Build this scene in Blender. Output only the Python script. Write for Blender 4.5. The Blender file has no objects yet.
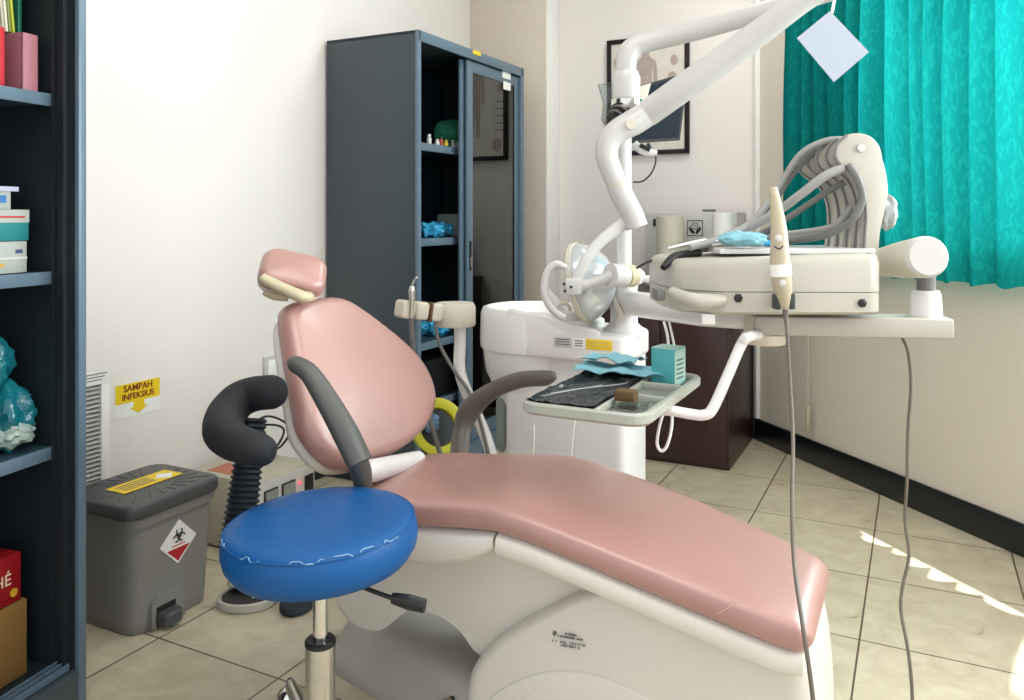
import bpy, bmesh, math, random
from mathutils import Vector, Matrix, Euler
random.seed(7)
C = bpy.context.scene.collection
F_, CX, CY, H = 805.0, 512.0, 216.0, 1.08          # focal length (px), horizon, eye height
PI = math.pi
V = Vector

# ------------------------------------------------------------------ frames
def frame(ox, oy, ang):
    return Matrix.Translation((ox, oy, 0)) @ Matrix.Rotation(ang, 4, 'Z')
TA = math.atan2(-.451, .8925)
AB = frame(0, 0, TA)                 # local x = b (across the tiles), local y = a (along the tiles)
RW = frame(1.182, 3.898, math.atan2(-.950, .312))   # window wall: x along the wall towards us, y outwards
LCF = frame(-.951, 1.78, math.atan2(.956, .292))    # left cabinet: x along the front (away), y into the cabinet
SA, CA = .451, .8925
def W(a, b, z): return V((SA*a + CA*b, CA*a - SA*b, z))
def ray(px, py): return (px-CX)/F_, -(py-CY)/F_
def PY(px, py, Y): r = ray(px, py); return V((r[0]*Y, Y, H + r[1]*Y))
def PZ(px, py, z): r = ray(px, py); t = (z-H)/r[1]; return V((r[0]*t, t, z))
def PA(px, py, a): r = ray(px, py); t = a/(SA*r[0] + CA); return V((r[0]*t, t, H + r[1]*t))
def PB(px, py, b): r = ray(px, py); t = b/(CA*r[0] - SA); return V((r[0]*t, t, H + r[1]*t))
def loc(T, p): return T.inverted() @ p
def PL(T, px, py, yl):               # point on plane local y = yl of a frame
    Ti = T.inverted(); o = Ti @ V((0, 0, H)); r = ray(px, py); d = Ti.to_3x3() @ V((r[0], 1, r[1]))
    t = (yl - o.y)/d.y; return o + d*t

# ------------------------------------------------------------------ materials
def lin(h):
    h = h.lstrip('#'); c = [int(h[i:i+2], 16)/255 for i in (0, 2, 4)]
    return tuple(((x/12.92) if x <= .04045 else ((x+.055)/1.055)**2.4) for x in c) + (1,)
_m = {}
def mat(name, col, rough=.5, metal=0., spec=.5, var=.06, scale=12., bump=0., bscale=60., coat=0., emit=0., alpha=1., trans=0., sub=0.):
    if name in _m: return _m[name]
    m = bpy.data.materials.new(name); m.use_nodes = True; nt = m.node_tree; N = nt.nodes; L = nt.links
    p = N['Principled BSDF']; c = lin(col)
    tc = N.new('ShaderNodeTexCoord'); nz = N.new('ShaderNodeTexNoise'); nz.inputs['Scale'].default_value = scale; nz.inputs['Detail'].default_value = 4
    L.new(tc.outputs['Object'], nz.inputs['Vector'])
    mx = N.new('ShaderNodeMix'); mx.data_type = 'RGBA'
    mx.inputs[6].default_value = tuple(x*(1-var) for x in c[:3]) + (1,); mx.inputs[7].default_value = tuple(min(1, x*(1+var)) for x in c[:3]) + (1,)
    L.new(nz.outputs['Fac'], mx.inputs[0]); L.new(mx.outputs[2], p.inputs['Base Color'])
    p.inputs['Roughness'].default_value = rough; p.inputs['Metallic'].default_value = metal
    p.inputs['Specular IOR Level'].default_value = spec; p.inputs['Coat Weight'].default_value = coat
    p.inputs['Coat Roughness'].default_value = .28 if name == 'pink_vinyl' else .12
    if trans: p.inputs['Transmission Weight'].default_value = trans
    if alpha < 1: p.inputs['Alpha'].default_value = alpha
    if emit: p.inputs['Emission Color'].default_value = c; p.inputs['Emission Strength'].default_value = emit
    if bump:
        n2 = N.new('ShaderNodeTexNoise'); n2.inputs['Scale'].default_value = bscale; n2.inputs['Detail'].default_value = 3
        L.new(tc.outputs['Object'], n2.inputs['Vector'])
        b = N.new('ShaderNodeBump'); b.inputs['Strength'].default_value = bump; b.inputs['Distance'].default_value = .01
        L.new(n2.outputs['Fac'], b.inputs['Height']); L.new(b.outputs['Normal'], p.inputs['Normal'])
    _m[name] = m; return m

M = {}
M['wall'] = mat('wall_paint', '#ebe4df', .65, var=.02, scale=3, bump=.15, bscale=220)
M['wall_beige'] = mat('column_paint', '#d6cabd', .7, var=.02, scale=3, bump=.15, bscale=220)
M['wall_right'] = mat('window_wall_paint', '#d9d0c2', .6, var=.02, scale=3, bump=.15, bscale=220)
M['ceil'] = mat('ceiling_paint', '#eeeeea', .8, var=.02)
M['base'] = mat('black_baseboard', '#10171c', .3, var=.15)
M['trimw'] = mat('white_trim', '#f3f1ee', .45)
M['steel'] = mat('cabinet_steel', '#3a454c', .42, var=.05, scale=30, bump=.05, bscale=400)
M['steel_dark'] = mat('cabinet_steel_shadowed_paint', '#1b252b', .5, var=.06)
M['steel_in'] = mat('cabinet_steel_inner', '#2b4450', .5, var=.08, scale=9)
M['steel_edge'] = mat('cabinet_steel_edge', '#5b6f7f', .35, var=.06)
M['pink'] = mat('pink_vinyl', '#a87c74', .42, spec=.8, var=.09, scale=5, bump=.12, bscale=14, coat=.6)
M['shell'] = mat('white_shell', '#d9d3c9', .35, var=.03)
M['shell_grey'] = mat('grey_base_plastic', '#b2aea4', .5, var=.08)
M['white'] = mat('white_enamel', '#dddad8', .28, var=.02, coat=.2)
M['white_arm'] = mat('white_painted_arm', '#c6c4c1', .3, var=.02, coat=.2)
M['beige_grip'] = mat('beige_grip', '#b3a890', .4, var=.04)
M['dim_card'] = mat('grey_white_card', '#a4a9a3', .6, var=.08)
M['cream'] = mat('cream_plastic', '#cbc4b5', .4, var=.04)
M['cream_l'] = mat('light_cream_plastic', '#b3aea4', .35, var=.03)
M['cream_old'] = mat('yellowed_plastic', '#b9ae90', .5, var=.12)
M['armdark'] = mat('dark_grey_armrest', '#4c4c4a', .45, var=.08, bump=.05, bscale=200)
M['armbrown'] = mat('worn_dark_armrest', '#57504a', .4, var=.2, scale=25)
M['black_foam'] = mat('black_foam', '#15181d', .75, var=.15, bump=.2, bscale=300)
M['black'] = mat('black_plastic', '#101114', .4, var=.1)
M['rubber'] = mat('black_rubber', '#0e1a26', .6, var=.1)
M['chrome'] = mat('chrome', '#d5d3cf', .12, metal=1, var=.03)
M['chrome_worn'] = mat('worn_chrome', '#c9c5bc', .28, metal=1, var=.2, scale=30)
M['hose'] = mat('grey_hose', '#9a9a97', .45, var=.06)
M['hose_dark'] = mat('dark_grey_hose', '#6e6e6c', .45, var=.06)
M['cord'] = mat('brown_grey_cord', '#685f56', .5, var=.1)
M['bin'] = mat('grey_bin_plastic', '#83827e', .5, var=.05, bump=.3, bscale=350)
M['bin_lid'] = mat('dark_bin_lid', '#45474a', .4, var=.06, bump=.1, bscale=300)
M['desk'] = mat('dark_brown_laminate', '#38201e', .35, var=.15, scale=6)
M['appl'] = mat('light_grey_box', '#c3c1bd', .5, var=.03)
M['paper'] = mat('white_paper', '#ecebe8', .7, var=.02)
M['bluepaper'] = mat('pale_blue_white_card', '#a9b2c2', .7, var=.02)
M['yellow'] = mat('yellow_label', '#e9c815', .5, var=.05)
M['red'] = mat('red_print', '#b3202a', .5, var=.05)
M['darkred'] = mat('dark_red_letters', '#7d2a10', .5, var=.05)
M['tealbox'] = mat('teal_card', '#4fa7ab', .5, var=.05)
M['tealbox_l'] = mat('pale_teal_card', '#a9cfc6', .5, var=.08, scale=60)
M['bluecloth'] = mat('light_blue_nonwoven', '#7db3c0', .7, var=.08, scale=40, bump=.3, bscale=60)
M['bluepack'] = mat('blue_plastic_packet', '#3aa0cc', .25, var=.4, scale=30, bump=.5, bscale=60)
M['tealbag'] = mat('teal_plastic_bag', '#11606b', .18, var=.45, scale=18, bump=.6, bscale=40)
M['metalbox'] = mat('beige_metal_box', '#b5ae9c', .45, var=.05)
M['yellowplastic'] = mat('yellow_plastic', '#c9c22e', .4, var=.06)
M['red_led'] = mat('red_led', '#ff3040', .4, emit=4)
M['glassdark'] = mat('meter_glass', '#8b908b', .1, var=.05)
M['lamp_glass'] = mat('pale_reflector', '#c3c8ca', .14, metal=.3, var=.03, coat=.5)
M['green'] = mat('green_label', '#1d4a33', .4)
M['card'] = mat('brown_cardboard', '#80602f', .7, var=.08)
M['screen'] = mat('dark_screen', '#0f1b26', .65, spec=.15, var=.2, scale=3)
M['frame'] = mat('black_frame', '#241d1f', .5, spec=.25)
M['grout'] = mat('grey_print', '#6c6a66', .6)
M['blue_seat'] = mat('blue_vinyl', '#04508e', .5, spec=.35, var=.12, scale=7, bump=.15, bscale=40)
M['crack'] = mat('worn_white_seam', '#7fa3c0', .6, var=.4, scale=60)
M['tray'] = mat('tray_enamel', '#a8aa9f', .3, var=.12, scale=30)
M['traydark'] = mat('black_wrap_film', '#262c31', .22, var=.5, scale=25, bump=.8, bscale=40)
M['brown'] = mat('brown_stone', '#5f4726', .7, var=.4, scale=90)
M['maroon'] = mat('pink_card_box', '#a8707a', .6, var=.08)

def mat_glass(name, tint, a, rough=.02):
    m = bpy.data.materials.new(name); m.use_nodes = True; nt = m.node_tree; N = nt.nodes; L = nt.links
    N.remove(N['Principled BSDF']); out = N['Material Output']
    t = N.new('ShaderNodeBsdfTransparent'); t.inputs[0].default_value = lin(tint)
    g = N.new('ShaderNodeBsdfGlossy'); g.inputs['Roughness'].default_value = rough
    lw = N.new('ShaderNodeLayerWeight'); pw = N.new('ShaderNodeMath'); pw.operation = 'POWER'; pw.inputs[1].default_value = 5; L.new(lw.outputs['Facing'], pw.inputs[0])
    fr = N.new('ShaderNodeMath'); fr.operation = 'MULTIPLY_ADD'; fr.inputs[1].default_value = .8; fr.inputs[2].default_value = .04; L.new(pw.outputs[0], fr.inputs[0])
    ad = N.new('ShaderNodeMath'); ad.operation = 'ADD'; ad.inputs[1].default_value = a; L.new(fr.outputs[0], ad.inputs[0])
    mx = N.new('ShaderNodeMixShader'); L.new(ad.outputs[0], mx.inputs[0]); L.new(t.outputs[0], mx.inputs[1]); L.new(g.outputs[0], mx.inputs[2])
    L.new(mx.outputs[0], out.inputs[0]); return m
M['glass'] = mat_glass('cabinet_glass', '#a9b5b0', .12)
M['window_glass'] = mat_glass('window_glass', '#f2f6f6', .0)
M['frosted'] = mat('frosted_plastic', '#8f9794', .3, alpha=.7)
M['clear'] = mat_glass('clear_plastic', '#dde3e0', .06, .1)

def mat_curtain():
    m = bpy.data.materials.new('teal_curtain_fabric'); m.use_nodes = True; nt = m.node_tree; N = nt.nodes; L = nt.links
    N.remove(N['Principled BSDF']); out = N['Material Output']
    tc = N.new('ShaderNodeTexCoord'); mp = N.new('ShaderNodeMapping'); mp.inputs['Scale'].default_value = (36, 36, 15)
    L.new(tc.outputs['Object'], mp.inputs[0])
    nz = N.new('ShaderNodeTexNoise'); nz.inputs['Scale'].default_value = 1.1; nz.inputs['Detail'].default_value = 1.5; nz.inputs['Distortion'].default_value = 1.8
    L.new(mp.outputs[0], nz.inputs['Vector'])
    cr = N.new('ShaderNodeValToRGB'); cr.color_ramp.elements[0].position = .50; cr.color_ramp.elements[1].position = .60
    cr.color_ramp.elements[0].color = lin('#107876'); cr.color_ramp.elements[1].color = lin('#15857f')
    L.new(nz.outputs['Fac'], cr.inputs[0])
    d = N.new('ShaderNodeBsdfDiffuse'); t = N.new('ShaderNodeBsdfTranslucent')
    L.new(cr.outputs[0], d.inputs[0]); L.new(cr.outputs[0], t.inputs[0])
    mx = N.new('ShaderNodeMixShader'); mx.inputs[0].default_value = .28
    L.new(d.outputs[0], mx.inputs[1]); L.new(t.outputs[0], mx.inputs[2]); L.new(mx.outputs[0], out.inputs[0])
    return m
M['curtain'] = mat_curtain()

def mat_floor():
    m = bpy.data.materials.new('beige_floor_tiles'); m.use_nodes = True; nt = m.node_tree; N = nt.nodes; L = nt.links
    p = N['Principled BSDF']; tc = N.new('ShaderNodeTexCoord')
    mp = N.new('ShaderNodeMapping'); mp.inputs['Rotation'].default_value = (0, 0, -TA)
    L.new(tc.outputs['Object'], mp.inputs[0])
    sp = N.new('ShaderNodeSeparateXYZ'); L.new(mp.outputs[0], sp.inputs[0])
    def edge(sock, off):
        a = N.new('ShaderNodeMath'); a.operation = 'SUBTRACT'; a.inputs[1].default_value = off - 40*.4; L.new(sock, a.inputs[0])
        b = N.new('ShaderNodeMath'); b.operation = 'DIVIDE'; b.inputs[1].default_value = .4; L.new(a.outputs[0], b.inputs[0])
        f = N.new('ShaderNodeMath'); f.operation = 'FRACT'; L.new(b.outputs[0], f.inputs[0])
        g = N.new('ShaderNodeMath'); g.operation = 'SUBTRACT'; g.inputs[1].default_value = .5; L.new(f.outputs[0], g.inputs[0])
        h = N.new('ShaderNodeMath'); h.operation = 'ABSOLUTE'; L.new(g.outputs[0], h.inputs[0])
        fl = N.new('ShaderNodeMath'); fl.operation = 'FLOOR'; L.new(b.outputs[0], fl.inputs[0])
        return h.outputs[0], fl.outputs[0]
    ex, fx = edge(sp.outputs[0], .265); ey, fy = edge(sp.outputs[1], .231)
    mxx = N.new('ShaderNodeMath'); mxx.operation = 'MAXIMUM'; L.new(ex, mxx.inputs[0]); L.new(ey, mxx.inputs[1])
    gt = N.new('ShaderNodeMapRange'); gt.inputs[1].default_value = .4925; gt.inputs[2].default_value = .4955; L.new(mxx.outputs[0], gt.inputs[0])
    cb = N.new('ShaderNodeCombineXYZ'); L.new(fx, cb.inputs[0]); L.new(fy, cb.inputs[1])
    wn = N.new('ShaderNodeTexWhiteNoise'); L.new(cb.outputs[0], wn.inputs[0])
    nz = N.new('ShaderNodeTexNoise'); nz.inputs['Scale'].default_value = 14; nz.inputs['Detail'].default_value = 8; nz.inputs['Distortion'].default_value = .8
    L.new(tc.outputs['Object'], nz.inputs['Vector'])
    cr = N.new('ShaderNodeValToRGB'); e = cr.color_ramp.elements; e[0].position = .35; e[1].position = .65
    e[0].color = lin('#b6aa92'); e[1].color = lin('#c7bda6'); L.new(nz.outputs['Fac'], cr.inputs[0])
    tv = N.new('ShaderNodeMix'); tv.data_type = 'RGBA'; tv.blend_type = 'MULTIPLY'; tv.inputs[0].default_value = 1
    mr = N.new('ShaderNodeMapRange'); mr.inputs[3].default_value = .94; mr.inputs[4].default_value = 1.04; L.new(wn.outputs[0], mr.inputs[0])
    L.new(cr.outputs[0], tv.inputs[6]); L.new(mr.outputs[0], tv.inputs[7])
    fin = N.new('ShaderNodeMix'); fin.data_type = 'RGBA'; L.new(gt.outputs[0], fin.inputs[0]); L.new(tv.outputs[2], fin.inputs[6]); fin.inputs[7].default_value = lin('#5a4c3c')
    L.new(fin.outputs[2], p.inputs['Base Color'])
    ro = N.new('ShaderNodeMapRange'); ro.inputs[3].default_value = .22; ro.inputs[4].default_value = .4; L.new(nz.outputs['Fac'], ro.inputs[0]); L.new(ro.outputs[0], p.inputs['Roughness'])
    bu = N.new('ShaderNodeBump'); bu.invert = True; bu.inputs['Strength'].default_value = .4; bu.inputs['Distance'].default_value = .002
    L.new(gt.outputs[0], bu.inputs['Height']); L.new(bu.outputs[0], p.inputs['Normal'])
    return m
M['floor'] = mat_floor()

# ------------------------------------------------------------------ mesh builder
class MB:
    def __init__(s, T=None): s.bm = bmesh.new(); s.T = T or Matrix.Identity(4)
    def _add(s, verts, faces):
        vs = [s.bm.verts.new(s.T @ V(v)) for v in verts]
        for f in faces:
            try: s.bm.faces.new([vs[i] for i in f])
            except ValueError: pass
        return s
    def _merge(s, b, X=None):
        X = s.T @ (X or Matrix.Identity(4)); b.verts.ensure_lookup_table(); b.verts.index_update()
        vs = [s.bm.verts.new(X @ v.co) for v in b.verts]
        for f in b.faces:
            try: s.bm.faces.new([vs[v.index] for v in f.verts])
            except ValueError: pass
        b.free(); return s
    def box(s, x0, x1, y0, y1, z0, z1, bev=0., seg=2, X=None):
        b = bmesh.new(); bmesh.ops.create_cube(b, size=1)
        for v in b.verts: v.co = V(((x0+x1)/2 + v.co.x*(x1-x0), (y0+y1)/2 + v.co.y*(y1-y0), (z0+z1)/2 + v.co.z*(z1-z0)))
        if bev: bmesh.ops.bevel(b, geom=b.edges[:], offset=bev, segments=seg, affect='EDGES', profile=.5)
        return s._merge(b, X)
    def cyl(s, p, q, r0, r1=None, n=24, bev=0.):
        r1 = r0 if r1 is None else r1
        p, q = V(p), V(q); d = (q-p); 
        if bev:
            u = d.normalized()
            return s.tube([p, p+u*bev*.3, p+u*bev, q-u*bev, q-u*bev*.3, q], [r0-bev, r0-bev*.3, r0, r1, r1-bev*.3, r1-bev], n, smooth=0)
        return s.tube([p, q], [r0, r1], n, smooth=0)
    def tube(s, pts, r, n=12, smooth=6, flat=1., up=None):
        pts = [V(p) for p in pts]; rs = list(r) if hasattr(r, '__len__') else [r]*len(pts)
        if smooth and len(pts) > 2:
            np_, nr = [], []
            for i in range(len(pts)-1):
                a, b, c, d = pts[max(i-1, 0)], pts[i], pts[i+1], pts[min(i+2, len(pts)-1)]
                for k in range(smooth):
                    t = k/smooth; t2, t3 = t*t, t*t*t
                    np_.append(.5*((2*b) + (-a+c)*t + (2*a-5*b+4*c-d)*t2 + (-a+3*b-3*c+d)*t3)); nr.append(rs[i]*(1-t)+rs[i+1]*t)
            np_.append(pts[-1]); nr.append(rs[-1]); pts, rs = np_, nr
        tg = []
        for i in range(len(pts)):
            t = pts[min(i+1, len(pts)-1)] - pts[max(i-1, 0)]; tg.append(t.normalized() if t.length > 1e-9 else V((0, 0, 1)))
        u = V(up) if up else (V((0, 0, 1)) if abs(tg[0].z) < .9 else V((1, 0, 0)))
        u = (u - tg[0]*u.dot(tg[0])).normalized(); vs, fs = [], []
        for i, p in enumerate(pts):
            u = (u - tg[i]*u.dot(tg[i])); u = u.normalized() if u.length > 1e-6 else V((1, 0, 0)); w = tg[i].cross(u)
            for k in range(n):
                a = 2*PI*k/n; vs.append(p + u*math.cos(a)*rs[i] + w*math.sin(a)*rs[i]*flat)
        m = len(pts)
        for i in range(m-1):
            for k in range(n): fs.append((i*n+k, i*n+(k+1) % n, (i+1)*n+(k+1) % n, (i+1)*n+k))
        fs.append(tuple(range(n))[::-1]); fs.append(tuple((m-1)*n+k for k in range(n)))
        return s._add(vs, fs)
    def lathe(s, prof, c=(0, 0, 0), n=32, X=None, sx=1., sy=1.):
        vs, fs = [], []; c = V(c); X = X or Matrix.Identity(4)
        for r, z in prof:
            for k in range(n):
                a = 2*PI*k/n; vs.append(X @ (V((r*sx*math.cos(a), r*sy*math.sin(a), z))) + c)
        m = len(prof)
        for i in range(m-1):
            for k in range(n): fs.append((i*n+k, i*n+(k+1) % n, (i+1)*n+(k+1) % n, (i+1)*n+k))
        if prof[0][0] > 1e-5: fs.append(tuple(range(n))[::-1])
        if prof[-1][0] > 1e-5: fs.append(tuple((m-1)*n+k for k in range(n)))
        return s._add(vs, fs)
    def loft(s, rings, closed_caps=True):
        n = len(rings[0]); vs = [v for r in rings for v in r]; fs = []; m = len(rings)
        for i in range(m-1):
            for k in range(n): fs.append((i*n+k, i*n+(k+1) % n, (i+1)*n+(k+1) % n, (i+1)*n+k))
        if closed_caps: fs.append(tuple(range(n))[::-1]); fs.append(tuple((m-1)*n+k for k in range(n)))
        return s._add(vs, fs)
    def prism(s, pts, y0, y1, fn, bev=0., seg=3):
        """outline (2-D) extruded from y0 to y1 through fn(u, v, w), rounded at both ends"""
        cx = sum(p[0] for p in pts)/len(pts); cy = sum(p[1] for p in pts)/len(pts)
        R = sum(math.hypot(p[0]-cx, p[1]-cy) for p in pts)/len(pts); lv = []
        if bev:
            for k in range(seg+1):
                a = k/seg*PI/2; lv.append((1-bev*(1-math.sin(a))/R, y0+(bev*(1-math.cos(a)) if y1 > y0 else -bev*(1-math.cos(a)))))
            for k in range(seg+1):
                a = (1-k/seg)*PI/2; lv.append((1-bev*(1-math.sin(a))/R, y1-(bev*(1-math.cos(a)) if y1 > y0 else -bev*(1-math.cos(a)))))
        else: lv = [(1, y0), (1, y1)]
        return s.loft([[fn(cx+(p[0]-cx)*k, cy+(p[1]-cy)*k, w) for p in pts] for k, w in lv])
    def sphere(s, c, r, n=16, sc=(1, 1, 1)):
        pr = [(max(math.sin(PI*i/n)*r, 1e-6), -math.cos(PI*i/n)*r) for i in range(n+1)]
        c = V(c); return s.lathe([(a, z*sc[2]) for a, z in pr], c, n*2, None, sc[0], sc[1])
    def build(s, name, m, parent=None, smooth=True, angle=40):
        bmesh.ops.remove_doubles(s.bm, verts=s.bm.verts[:], dist=1e-6)
        bmesh.ops.recalc_face_normals(s.bm, faces=s.bm.faces[:])
        if parent is None:
            xs = [v.co for v in s.bm.verts]
            o0 = V(((min(v.x for v in xs)+max(v.x for v in xs))/2, (min(v.y for v in xs)+max(v.y for v in xs))/2, min(v.z for v in xs)))
        else: o0 = ORG[parent.name]
        for v in s.bm.verts: v.co -= o0
        me = bpy.data.meshes.new(name); s.bm.to_mesh(me); s.bm.free()
        me.materials.append(m)
        if smooth:
            for p in me.polygons: p.use_smooth = True
            me.set_sharp_from_angle(angle=math.radians(angle))
        o = bpy.data.objects.new(name, me); C.objects.link(o)
        if parent is None: o.location = o0
        else: o.parent = parent
        ORG[o.name] = o0
        return o
ORG = {}
def tag(o, label=None, cat=None, group=None, kind=None):
    if label: o['label'] = label
    if cat: o['category'] = cat
    if group: o['group'] = group
    if kind: o['kind'] = kind
    return o
def thing(name, label, cat, p, group=None):
    o = bpy.data.objects.new(name, None); o.empty_display_size = .05; C.objects.link(o); o.location = V(p); ORG[o.name] = V(p)
    return tag(o, label, cat, group)
def struct(name, mb, m): return tag(mb.build(name, m), kind='structure')
def spline(pts, n=6, closed=True):
    out = []; m = len(pts)
    for i in range(m if closed else m-1):
        g = (lambda k: pts[k % m]) if closed else (lambda k: pts[min(max(k, 0), m-1)])
        a, b, c, d = g(i-1), g(i), g(i+1), g(i+2)
        for k in range(n):
            t = k/n; out.append(tuple(.5*((2*b[j]) + (-a[j]+c[j])*t + (2*a[j]-5*b[j]+4*c[j]-d[j])*t*t + (-a[j]+3*b[j]-3*c[j]+d[j])*t**3) for j in range(len(a))))
    if not closed: out.append(tuple(pts[-1]))
    return out
def rrect(x0, x1, y0, y1, r, n=5):
    out = []
    for cx, cy, a0 in ((x1-r, y1-r, 0), (x0+r, y1-r, PI/2), (x0+r, y0+r, PI), (x1-r, y0+r, 1.5*PI)):
        for k in range(n+1): a = a0+PI/2*k/n; out.append((cx+r*math.cos(a), cy+r*math.sin(a)))
    return out
def sup(n=28, e=4.):
    out = []
    for k in range(n):
        a = 2*PI*k/n; c, s_ = math.cos(a), math.sin(a)
        out.append((math.copysign(abs(c)**(2/e), c), math.copysign(abs(s_)**(2/e), s_)))
    return out
def pillow(mb, outline, fn, T, r, crown=0.):
    """cushion: outline extruded by T with rounded upper rim and a soft crown"""
    cx = sum(p[0] for p in outline)/len(outline); cy = sum(p[1] for p in outline)/len(outline)
    R = sum(math.hypot(p[0]-cx, p[1]-cy) for p in outline)/len(outline)
    lv = [(1-.25*r/R, 0), (1, .25*r)]
    for k in range(6): a = k/5*PI/2; lv.append((1-r*(1-math.cos(a))/R, T-r+r*math.sin(a)))
    s0 = lv[-1][0]
    for k in range(1, 9): t = k/9; lv.append((s0*(1-t), T+crown*(1-(1-t)**2)))
    rings = [[fn(cx+(p[0]-cx)*k, cy+(p[1]-cy)*k, w) for p in outline] for k, w in lv]
    mb.loft(rings)
def text(body, size, X, m, name, parent, ext=.0006, align='CENTER', bold=0.):
    cu = bpy.data.curves.new('t', 'FONT'); cu.body = body; cu.size = size; cu.extrude = ext; cu.align_x = align; cu.align_y = 'CENTER'; cu.offset = bold
    o = bpy.data.objects.new('t', cu); C.objects.link(o)
    dg = bpy.context.evaluated_depsgraph_get(); me = bpy.data.meshes.new_from_object(o.evaluated_get(dg))
    bpy.data.objects.remove(o); bpy.data.curves.remove(cu)
    mb = MB(); b = bmesh.new(); b.from_mesh(me); mb._merge(b, X); bpy.data.meshes.remove(me)
    return mb.build(name, m, parent, smooth=False)
def face_mat(o, xdir, ydir):           # matrix with text lying in plane (xdir, ydir) at o
    x = V(xdir).normalized(); y = V(ydir); y = (y - x*y.dot(x)).normalized(); z = x.cross(y)
    m = Matrix((x, y, z)).transposed().to_4x4(); m.translation = V(o); return m

# ================================================================== THE ROOM
fl_ = struct('floor', MB().box(-2.6, 3.6, -1.6, 5.0, -.12, 0), M['floor'])
for v in fl_.data.vertices: v.co += fl_.location
fl_.location = (0, 0, 0)
cpts = [W(-1.2, -2.3, 0), W(4.13, -2.3, 0), W(4.13, -.70, 0), RW @ V((0, .12, 0)), RW @ V((4.6, .12, 0))]
struct('ceiling', MB().loft([[V((p.x, p.y, z)) for p in cpts] for z in (2.9, 3.0)]), M['ceil'])
BL, AW = -2.209, 4.03
struct('wall_left', MB(AB).box(BL-.12, BL, -1.2, AW+.12, 0, 2.9), M['wall'])
struct('wall_back', MB(AB).box(BL, -.69, AW, AW+.12, 0, 2.9), M['wall'])
struct('wall_column', MB(AB).box(BL, -1.751, 3.861, AW, 0, 2.9, .004), M['wall_beige'])
struct('column_lit_side', MB(AB).box(-1.7505, -1.746, 3.862, AW-.001, .106, 2.899, .001), M['trimw'])  # white sheet on the column side; stands in for window light on it
WX0, WX1, WZ0, WZ1 = .74, 2.2, .97, 2.35
mb = MB(RW)
VX0, VX1 = 2.45, 3.85  # added second window opening, unseen, to bring in side light
mb.box(-.02, WX0, 0, .14, 0, 2.9); mb.box(WX1, VX0, 0, .14, 0, 2.9); mb.box(VX1, 4.6, 0, .14, 0, 2.9)
for u0, u1 in ((WX0, WX1), (VX0, VX1)): mb.box(u0, u1, 0, .14, 0, WZ0); mb.box(u0, u1, 0, .14, WZ1, 2.9)
struct('wall_right', mb, M['wall_right'])
for i, (u0, u1) in enumerate(((WX0, WX1), (VX0, VX1))):
    mb = MB(RW)
    for x in (u0, u0+.78*(u1-u0), u1-.04): mb.box(x, x+.04, .03, .08, WZ0, WZ1)
    for z in (WZ0, WZ1-.04): mb.box(u0, u1, .031, .079, z, z+.04)
    wf = struct('window_%d' % (i+1), mb, M['trimw'])  # the last one is unseen, added for its light
    MB(RW).box(u0+.03, u1-.03, .052, .056, WZ0+.03, WZ1-.03).build('pane', M['window_glass'], wf)
def bboard(name, T, x0, x1, side): struct(name, MB(T).box(*((x0, x1, -.012, 0, 0, .105) if side == 'y' else (0, .012, x0, x1, 0, .105)), .003), M['base'])
bboard('baseboard_right', RW, 0.0, 4.5, 'y')
TB = AB @ Matrix.Translation((BL, 0, 0))
struct('baseboard_left', MB(TB).box(0, .012, -1.1, 3.86, 0, .105, .003), M['base'])
struct('baseboard_back', MB(AB).box(-1.75, -.70, AW-.012, AW, 0, .105, .003), M['base'])
struct('trim_1', MB(RW).box(.012, .034, -.022, 0, .107, 2.9, .003), M['trimw'])

# curtain ----------------------------------------------------------
cur = thing('curtain', 'teal patterned pleated curtain covering the window', 'curtain', RW @ V((1., -.1, .856)))
def pleat(x):
    u = x*1.0+.018*math.sin(x*11)+.010*math.sin(x*23+1); return -.034 - (.058+.012*math.sin(x*17))*abs(math.sin(PI*u/.098))**.6
mb = MB(RW); nx, nz = 420, 14; x0, x1, z0, z1 = PL(RW, 785, 100, -.045).x, PL(RW, 1024, 100, -.06).x+.03, .856, 2.6
vs = []; fs = []
for j in range(nz+1):
    for i in range(nx+1):
        x = x0+(x1-x0)*i/nx; z = z0+(z1-z0)*j/nz
        vs.append((x, pleat(x+.006*math.sin(z*5)) - .006*math.sin(z*3+x*14), z + (.006*math.sin(x*56+1) if j == 0 else 0)))
for j in range(nz):
    for i in range(nx): a = j*(nx+1)+i; fs.append((a, a+1, a+nx+2, a+nx+1))
mb._add(vs, fs); mb.build('drape', M['curtain'], cur, angle=180)
mb = MB(RW); mb.cyl((.10, -.09, 2.62), (2.15, -.09, 2.62), .014); 
for x in (.12, 2.05): mb.box(x, x+.02, -.09, 0, 2.61, 2.63)
mb.build('rod', M['trimw'], cur)
cd = thing('curtain_pull_cord', 'thin white pull cord with a small tassel weight hanging on the window wall', 'cord', RW @ V((.30, -.05, .30)))
pc = PL(RW, 808, 418, -.035)
MB(RW).tube([(pc.x, -.035, 2.5), (pc.x, -.033, 1.4), (pc.x, -.035, pc.z+.06)], .0018, 6).build('cord', M['cream'], cd)
MB(RW).lathe([(.003, .052), (.009, .048), (.011, .044), (.011, -.05), (.009, -.054)], (pc.x, -.035, pc.z), 12).build('tassel', M['cream_old'], cd)

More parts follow.
